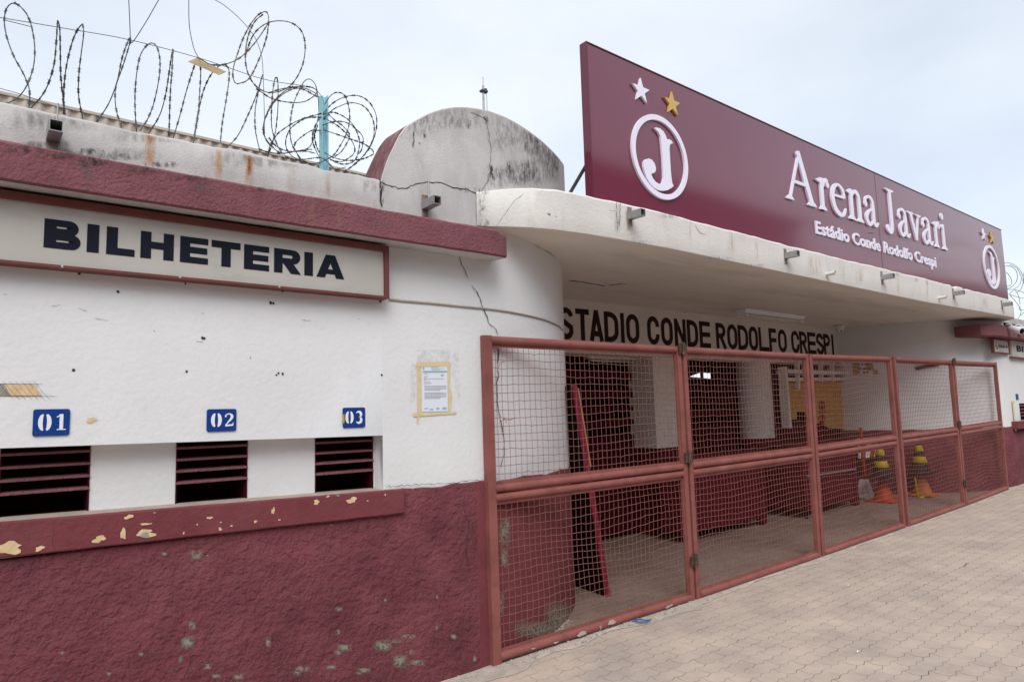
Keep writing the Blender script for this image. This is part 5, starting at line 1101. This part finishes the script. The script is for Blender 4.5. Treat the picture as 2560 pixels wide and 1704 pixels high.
wire_obj('hanging_wire', [[(1150, -60), (1265, 0), (1330, 40), (1420, 120), (1500, 220), (1540, 330), (1550, 450), (1556, 640), (1558, 800)]], Z1, .08, 0, razor_m, 'thin wire sweeping down in a wide arc behind the loose loops', 'wire', r=.0018, barb=False)
# small warning plate hanging in the wire
t = thing('wire_plate', 'small weathered yellow plate hanging in the razor wire', 'plate', tuple(PY(505, 165, .05)))
q = [PY(*Z1(*p), y) for p, y in (((1110, 365), .02), ((1160, 345), .12), ((1330, 425), .12), ((1290, 443), .02))]
w = MB(); up = np.array([0, -.001, .003]); w.hexa([q[0], q[3], q[2], q[1]], [p+up for p in (q[0], q[3], q[2], q[1])]); w.build('plate', [tan_board], t)
w = MB()
for k in range(4):
    f = .15+.2*k; a = q[0]+(q[1]-q[0])*f; b = q[3]+(q[2]-q[3])*f; n_ = np.cross(q[3]-q[0], q[1]-q[0]); n_ = n_/np.linalg.norm(n_)
    for sg_ in (1, -1): w.bar(a+(b-a)*.06+n_*.0022*sg_, a+(b-a)*.94+n_*.0022*sg_, .005, .001, tuple(n_))
w.build('stripe', [crack_soft], t)
# blue post
P = PY(807, 415, .10); P2 = PY(805.5, 242, .10)
t = thing('wire_post', 'pale blue angle-iron post standing in the razor wire', 'post', (P[0], .1, P[2]-.08))
w = MB(); a, b = np.array([P[0], .10, P[2]-.08]), np.array([P2[0], .10, P2[2]])
w.bar(a+np.array([-.0, 0, 0]), b, .006, .040, (1, 0, 0)); w.bar(a+np.array([.020, -.018, 0]), b+np.array([.020, -.018, 0]), .038, .006, (1, 0, 0)); w.bar(a+np.array([-.004, -.008, 0]), b+np.array([-.004, -.008, 0]), .012, .008, (1, 0, 0)); w.build('shaft', [tealpost], t, bevel=.001)
w = MB(); w.box(P[0]-.04, P[0]+.04, .07, .15, P[2]-.085, P[2]-.075); w.build('base_plate', [tealpost], t)

# ================================================================== behind the wall: stand roof and mast
YR = 7.5; a, b = PY(-60, 219, YR), PY(930, 441, YR)
rf = thing('stand_roof', 'long beige corrugated roof edge rising behind the parapet', 'roof', ((a[0]+b[0])/2, YR, 0))
w = MB(); rows = []; n = 1600; xe = b[0]+3
for k in range(n+1):
    x = a[0]-1+(xe-a[0]+1)*k/n; z = a[2]+(b[2]-a[2])*(x-a[0])/(b[0]-a[0]); y = YR+.02*math.sin(x*6.28318/.16)
    rows.append([(x, y, z-1.4), (x, y, z-.02)])
w.grid(rows); w.build('sheet', [corr_m], rf, smooth=True)
w = MB(); zz = lambda x: a[2]+(b[2]-a[2])*(x-a[0])/(b[0]-a[0]); w.bar((a[0]-1, YR+.02, zz(a[0]-1)), (xe, YR+.02, zz(xe)), .10, .04); w.build('flashing', [corr_m], rf)
for x in (-2, 6, 12):
    w = MB(); w.box(x, x+.2, YR+.2, YR+.4, -.2, zz(x)-.3); w.build('column', [dark_steel], rf)
P = PY(1210, 300, 5); Pt = PY(1208.5, 200, 5)
t = thing('lightning_mast', 'slim grey mast with a small fitting behind the rounded gable', 'mast', (P[0], 5, 2.8))
w = MB(); w.tube([(P[0], 5, 2.6), (P[0], 5, Pt[2]-.10)], .018, 8); w.tube([(P[0], 5, Pt[2]-.1), (P[0], 5, Pt[2]+.05)], .006, 6); w.build('pole', [steel], t, smooth=True)
w = MB(); zf = PY(1209, 228, 5)[2]; w.box(P[0]-.05, P[0]+.07, 4.96, 5.04, zf-.02, zf+.01); w.lathe((P[0]+.05, 5, zf+.03), [(0, -.02), (.025, -.015), (.025, .02), (0, .025)], 10); w.build('fitting', [dark_steel], t)
w = MB(); w.tube([(P[0]+.07, 5, zf), (P[0]+.06, 5, 2.7)], .004, 5); w.build('earth_cable', [dark_steel], t)

# ================================================================== things inside the gates
# strip lamp under the lintel
a, b = PY(1468, 893, 2.12), PY(1600, 884, 2.12); t = thing('hall_lamp', 'pale strip lamp under the lintel, seen through the top of the first gate', 'lamp', tuple(a))
w = MB(); zl = min(a[2], b[2]); w.box(a[0], b[0], 2.08, 2.16, zl-.015, zl+.035); w.build('housing', [white_en], t, bevel=.004)
w = MB(); w.tube([(a[0]+.05, 2.12, zl-.035), (b[0]-.05, 2.12, zl-.035)], .013, 8); w.build('tube', [tubeglass], t, smooth=True)
# leaning door leaf
t = thing('leaning_panel', 'tall dark maroon door leaf leaning against the rounded wall inside the first gate', 'door', (4.25, .7, .02))
A0, A1 = PZ(1525, 1492, .03), PZ(1447, 1462, .03); 
A1 = A0+np.array([.10, .62, 0]); T0 = PY(1440, 962, .42); T1 = T0+np.array([.16, .62, -.02])
dxy = np.array([.045, -.01, 0])
w = MB(); w.hexa([A0-dxy, A0, A1, A1-dxy], [T0-dxy, T0, T1, T1-dxy]); w.build('board', [dark], t)
w = MB(); e = np.array([-.0, -.014, 0]); w.hexa([A0-dxy+e, A0+e, A0-np.array([0, .0005, 0]), A0-dxy-np.array([0, .0005, 0])], [T0-dxy+e, T0+e, T0-np.array([0, .0005, 0]), T0-dxy-np.array([0, .0005, 0])]); w.build('edge_strip', [mat('faded_magenta_paint', (.20, .02, .045), .5, .15, 8)], t)
w = MB(); f0, f1 = .62, .985; e2 = np.array([.012, -.016, 0]); w.hexa([A0+(T0-A0)*f0+e2-dxy*.3, A0+(T0-A0)*f0+e2, A0+(T0-A0)*f0-e*0, A0+(T0-A0)*f0-dxy*.3], [A0+(T0-A0)*f1+e2-dxy*.3, A0+(T0-A0)*f1+e2, A0+(T0-A0)*f1, A0+(T0-A0)*f1-dxy*.3]); w.build('bare_wood', [mat('bare_wood', (.40, .22, .09), .7, .2, 20)], t)
# wall strip behind the curve, barrier counters
def counter(lab, x0, x1, y0, y1, z1, rail):
    g0 = gz(x0); t = thing('barrier_counter', lab, 'counter', ((x0+x1)/2, (y0+y1)/2, g0), 'maroon barrier counters behind the gates')
    w = MB(); w.box(x0, x1-.09, y0+.02, y1, g0+.12, z1); w.build('panel', [maroon_in2], t, bevel=.006)
    w = MB(); w.box(x1-.09, x1, y0, y0+.10, g0+.05, z1+.02); w.build('end_post', [maroon_in2], t, bevel=.008)
    for x in (x0+.06, x1-.05):
        w = MB(); w.tube([(x, y0+.05, g0), (x, y0+.05, g0+.13)], .022, 10); w.build('leg', [dark], t)
    w = MB(); w.box(x0-.01, x1+.01, y0-.01, y1+.01, z1+.021, z1+.05); w.build('top', [maroon_in2], t, bevel=.006)
    if rail:
        w = MB(); w.tube([(x0, y0-.03, g0+.55), (x1-.1, y0-.03, g0+.55)], .012, 8); w.build('handrail', [steel], t, smooth=True)
counter('maroon barrier counter between the square pillar and the rounded one', 6.35, 7.96, 1.28, 1.66, .98, False)
counter('maroon barrier counter with a steel handrail beside the cones', 8.55, 9.98, 1.06, 1.7, 1.02, True)
# booth window with cardboard
Zv = lambda x, y: (1840+x/3.41, 870+y/3.41)
def bp(x, y, Y=1.78): return PY(*Zv(x, y), Y)
t = thing('booth_window', 'white framed booth window blocked with cardboard behind the middle gate', 'booth', (9.9, 1.8, gz(9.9)))
w = MB()
def wb(p, q, wd, y=1.76): w.bar(bp(*p, y), bp(*q, y), .05, wd, (0, 1, 0))
L0, L1, R0, R1 = (385, 165), (432, 685), (955, 225), (972, 572)
w.bar(bp(395, 160, 1.74), bp(435, 680, 1.74), .06, .12, (0, 1, 0)); w.bar(bp(940, 235, 1.74), bp(972, 570, 1.74), .06, .07, (0, 1, 0)); w.bar(bp(395, 200, 1.75), bp(955, 215, 1.75), .05, .19, (0, 1, 0)); w.bar(bp(395, 268, 1.745), bp(945, 262, 1.745), .05, .085, (0, 1, 0)); w.bar(bp(885, 125, 1.735), bp(965, 225, 1.735), .05, .10, (0, 1, 0))
for x, y1_ in ((525, 350), (725, 285), (820, 285), (640, 310)): w.bar(bp(x-4, 100, 1.71), bp(x, y1_, 1.71), .04, .06, (0, 1, 0))
w.build('frame', [white_in], t)
w = MB(); w.face([bp(*p, 1.79) for p in ((440, 290), (455, 610), (520, 605), (520, 540), (600, 545), (640, 640), (720, 640), (790, 680), (945, 690), (925, 270))]); w.build('cardboard', [card], t)
w = MB(); w.bar(bp(920, 290, 1.775), bp(945, 680, 1.775), .01, .03, (0, 1, 0))
for cy_ in (485, 600): L, R = ribbon([bp(735+26*math.cos(k/12*6.28), cy_+30*math.sin(k/12*6.28), 1.775)[[0, 2]] for k in range(13)], .022); w.grid([[(a[0], 1.775, a[1]), (b[0], 1.775, b[1])] for a, b in zip(L, R)])
for p, q in (((712, 525), (765, 525)), ((712, 545), (775, 545)), ((735, 460), (735, 512)), ((715, 640), (765, 645)), ((735, 575), (735, 640))): w.bar(bp(*p, 1.776), bp(*q, 1.776), .008, .022, (0, 1, 0))
w.build('red_mark', [redp], t)
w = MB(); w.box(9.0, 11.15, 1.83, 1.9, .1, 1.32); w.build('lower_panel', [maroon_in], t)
# tan notice on the curved far wall
def onR(px_, py_, off):
    d = ray(px_, py_); c = np.array([XR, YW+RR2]); o_ = CAM[:2]-c; dd = d[:2]; aa = dd@dd; b_ = 2*o_@dd; q_ = o_@o_-(RR2+off)**2; disc = max(b_*b_-4*aa*q_, 0)
    return CAM+d*((-b_-math.sqrt(disc))/(2*aa))
Zu = lambda x, y: (2000+x/5.057, 870+y/5.057)
t = thing('wall_notice', 'small tan notice high on the white wall behind the third gate', 'notice', tuple(onR(*Zu(820, 260), .01)))
w = MB(); w.face([onR(*Zu(*p), .006) for p in ((655, 190), (665, 338), (990, 330), (985, 270), (930, 265), (920, 190))]); w.build('board', [tan_board], t)
w = MB()
for x0_, x1_, y in [(680, 700, 207), (710, 760, 207), (775, 800, 207), (815, 870, 207), (885, 900, 207), (705, 720, 260), (740, 780, 260), (795, 840, 260), (850, 885, 260), (730, 755, 308), (795, 830, 308), (845, 860, 308)]:
    w.face([onR(*Zu(x0_, y-10), .009), onR(*Zu(x0_, y+10), .009), onR(*Zu(x1_, y+10), .009), onR(*Zu(x1_, y-10), .009)])
w.build('faded_print', [crack_m], t)
# barricade board with striped face on orange legs
t = thing('striped_barricade', 'red and white striped barricade on orange legs behind the cones', 'barricade', (11.0, 1.1, gz(11)))
Zk = lambda x, y: (2100+x/6.534, 1060+y/6.534)
YK = 1.28; a, b = PY(*Zk(330, 500), YK), PY(*Zk(1290, 450), YK); zc0 = PY(*Zk(800, 500), YK)[2]; zc1 = zc0+.30
w = MB(); w.box(a[0], b[0], YK, YK+.03, zc0, zc1); n = 7; Wb = b[0]-a[0]
for k in range(n):
    x = a[0]+Wb*k/n; d = .12; hw = Wb/n*.5
    w.face([(max(x, a[0]), YK-.002, zc0), (min(x+hw, b[0]), YK-.002, zc0), (min(x+hw+d, b[0]), YK-.002, zc1), (min(x+d, b[0]), YK-.002, zc1)], 1)
w.build('board', [white_en, orange_p], t)
for x in (a[0]+.05, b[0]-.06):
    w = MB(); g0 = gz(x); w.box(x-.03, x+.03, YK-.03, YK-.003, g0+.28, zc1+.16); w.build('leg', [orange_p], t, bevel=.004)
    w = MB(); w.hexa([(x-.07, YK-.12, g0+.004), (x+.07, YK-.12, g0+.004), (x+.07, YK+.12, g0+.004), (x-.07, YK+.12, g0+.004)], [(x-.04, YK-.05, g0+.28), (x+.04, YK-.05, g0+.28), (x+.04, YK+.05, g0+.28), (x-.04, YK+.05, g0+.28)]); w.build('foot', [white_en], t, bevel=.004)
# cones: a striped one stacked on an orange one, twice
def cone(name, lab, c, H, r0_, bands, base, group):
    t = thing(name, lab, 'traffic cone', c, group)
    w = MB(); pr = []
    def rad(f): return r0_*(1-f)+r0_*.18*f
    cuts = [0]+[x for x in bands]+[1]
    w.lathe(c, [(rad(0)*1.05, .02), (rad(0), .035), (rad(1)*1.0, H-.01), (rad(1)*.85, H), (0, H)], 20); w.build('body', base[0], t, smooth=True)
    for f0, f1, m_ in bands_(bands):
        w = MB(); w.lathe(c, [(rad(f0)+.002, .035+(H-.045)*f0), (rad(f0)+.004, .035+(H-.045)*f0+.002), (rad(f1)+.004, .035+(H-.045)*f1-.002), (rad(f1)+.002, .035+(H-.045)*f1)], 20); w.build('band', m_, t, smooth=True)
    w = MB(); q = r0_*1.45; w.hexa([(c[0]-q, c[1]-q, c[2]), (c[0]+q, c[1]-q, c[2]), (c[0]+q, c[1]+q, c[2]), (c[0]-q, c[1]+q, c[2])], [(c[0]-q*.96, c[1]-q*.96, c[2]+.03), (c[0]+q*.96, c[1]-q*.96, c[2]+.03), (c[0]+q*.96, c[1]+q*.96, c[2]+.03), (c[0]-q*.96, c[1]+q*.96, c[2]+.03)]); w.build('base', base[1], t, bevel=.008)
def bands_(b): return b
for i, (px_, py_, lo_mat, lb1, lb2) in enumerate([(2210, 1251, orange_p, 'bright orange cone standing under the left striped cone', 'left black and yellow striped cone stacked on an orange one'), (2308, 1252, orange_d, 'dusty brown-orange cone standing under the right striped cone', 'right black and yellow striped cone stacked on a dusty one')]):
    P = PY(px_, py_, .95 if i == 0 else .72); g0 = gz(P[0])+.005; Hl = .36
    cone('traffic_cone', lb1, (P[0], P[1], g0), Hl, .135, [], (lo_mat, lo_mat), 'orange cones under the striped ones')
    cone('striped_cone', lb2, (P[0], P[1], g0+.33), .52, .125, [(.25, .44, yellow_p), (.61, .79, yellow_p)], (black_p, black_p), 'striped cones inside the gates')
P = PY(2300, 1235, .66); w = MB(); w.tube(smooth_line([np.array([P[0]-.12, P[1], P[2]+.25]), np.array([P[0]-.10, P[1], P[2]+.12]), np.array([P[0]-.08, P[1], P[2]]), np.array([P[0]-.04, P[1], gz(P[0])+.02]), np.array([P[0]+.06, P[1]-.03, gz(P[0])+.015]), np.array([P[0]-.14, P[1]-.06, gz(P[0])+.015])], 5), .012, 6)
setp(w.build('chain', [yellow_p], smooth=True), 'yellow plastic chain lying beside the right-hand cone', 'chain')
# dark hook lock and a slanting bar on the far wall
P = onR(2290, 920, .03); Q = onR(2350, 909, .03); w = MB(); w.bar(P, Q, .03, .05); setp(w.build('wall_bar', [maroon_in]), 'short dark bar fixed on the white wall behind the fourth gate', 'bar')
# litter by the gates
w = MB()
for pts in [[(1280, 508), (1340, 500), (1400, 508), (1440, 500)], [(1300, 515), (1350, 520), (1420, 512)]]:
    P = [PZ(1200+x/3.366, 1400+y/3.366, gz(3.9)+.02)+np.array([0, 0, random.uniform(0, .006)]) for x, y in pts]; w.tube(smooth_line(P, 4), .005, 5)
setp(w.build('plastic_strip', [blue_pl]), 'scrap of blue plastic strip lying on the pavement by the first gate', 'litter')
w = MB()
for k in range(160):
    x = random.uniform(2.3, 4.6) if random.random() < .75 else random.uniform(4.6, 12); y = -.07-abs(random.gauss(0, .05)); s_ = random.uniform(.003, .012)*(1 if x < 4.6 else .8); z = gz(x)+.012
    b4 = [(x-s_, y-s_*.6, z), (x+s_*.8, y-s_*.7, z), (x+s_, y+s_*.7, z), (x-s_*.7, y+s_*.6, z)]; w.hexa(b4, [(p[0]*.6+x*.4, p[1]*.6+y*.4, z+s_*random.uniform(.5, 1)) for p in b4])
for k in range(260):
    x = random.uniform(1.5, 3.85); th = random.uniform(0, 1.2); s_ = random.uniform(.003, .010); s2 = random.uniform(.05, 1.3); p = plan(s2, random.uniform(.01, .07)); z = gz(p[0])+.006
    x, y = p; b4 = [(x-s_, y-s_*.6, z), (x+s_*.8, y-s_*.7, z), (x+s_, y+s_*.7, z), (x-s_*.7, y+s_*.6, z)]; w.hexa(b4, [(p_[0]*.6+x*.4, p_[1]*.6+y*.4, z+s_*random.uniform(.5, 1)) for p_ in b4])
o = w.build('mortar_crumbs', [gravel_m]); setp(o, 'loose mortar crumbs along the wall foot and gates', 'rubble', kind='stuff')
LT = [(1880, 375, .045, dark_steel, 'dark twig lying on the pavement'), (965, 1113, .02, white_en, 'white scrap of paper on the pavement nearest the camera'), (880, 553, .012, white_en, 'tiny white scrap on the pavement ahead of the gates')]
for x, y, s_, m_, lab in LT:
    P = PZ(1860+x/3.366, 1300+y/3.366, 0); P = PZ(1860+x/3.366, 1300+y/3.366, gz(P[0])); w = MB(); w.tube([P+np.array([-s_, 0, .006]), P+np.array([0, s_*.3, .009]), P+np.array([s_, .2*s_, .005])], [.003, .005, .002], 5); setp(w.build('litter', [m_]), lab, 'litter')

# ================================================================== the other side of the street (seen only as reflections in the signboard)
for i, (x0, x1, y, h, lab) in enumerate([(-16, -1, -11, 5.0, 'pale low house across the street, mirrored in the signboard'), (-.5, 12.5, -10.8, 5.6, 'brick-red house across the street, mirrored in the signboard'), (13, 26, -10.6, 8.9, 'tall grey house across the street, mirrored in the signboard'), (26.5, 33, -10.8, 4.6, 'far pale house across the street, mirrored in the signboard'), (33.5, 45, -10.6, 7.6, 'last red house across the street, mirrored in the signboard'), (45.5, 60, -10.8, 8.4, 'farthest grey house across the street, mirrored in the signboard')]):
    t = thing('street_house', lab, 'house', ((x0+x1)/2, y-3, gz(x0))); w = MB(); w.box(x0, x1, y-7, y, gz(x0)-.2, h); w.build('wall', [housewall[i % 3]], t)
    w = MB(); yr = y-3.5; w.hexa([(x0-.3, y+.4, h), (x0-.3, y-7.4, h), (x1+.3, y-7.4, h), (x1+.3, y+.4, h)][::-1], [(x0, yr+.1, h+1.3), (x0, yr-.1, h+1.3), (x1, yr-.1, h+1.3), (x1, yr+.1, h+1.3)][::-1]); w.build('roof', [roof_t], t)
    for k in range(3):
        xw = x0+(x1-x0)*(k+.5)/3
        w = MB(); w.box(xw-.55, xw+.55, y-.02, y+.03, 1.1, 2.4); w.build('window', [glass_d], t)
w = MB()
for k, (z, y) in enumerate(((6.6, -5.2), (6.1, -5.4), (5.7, -5.1), (7.0, -5.6))):
    w.tube([(x, y+.1*math.sin(x*.3+k), z+.5*((x % 14)/7-1)**2+.05*math.sin(x*1.7+k)) for x in np.linspace(19, 60, 90)], .022, 5)
setp(w.build('street_cable', [black_p]), 'sagging cables over the street, mirrored in the signboard', 'cable')
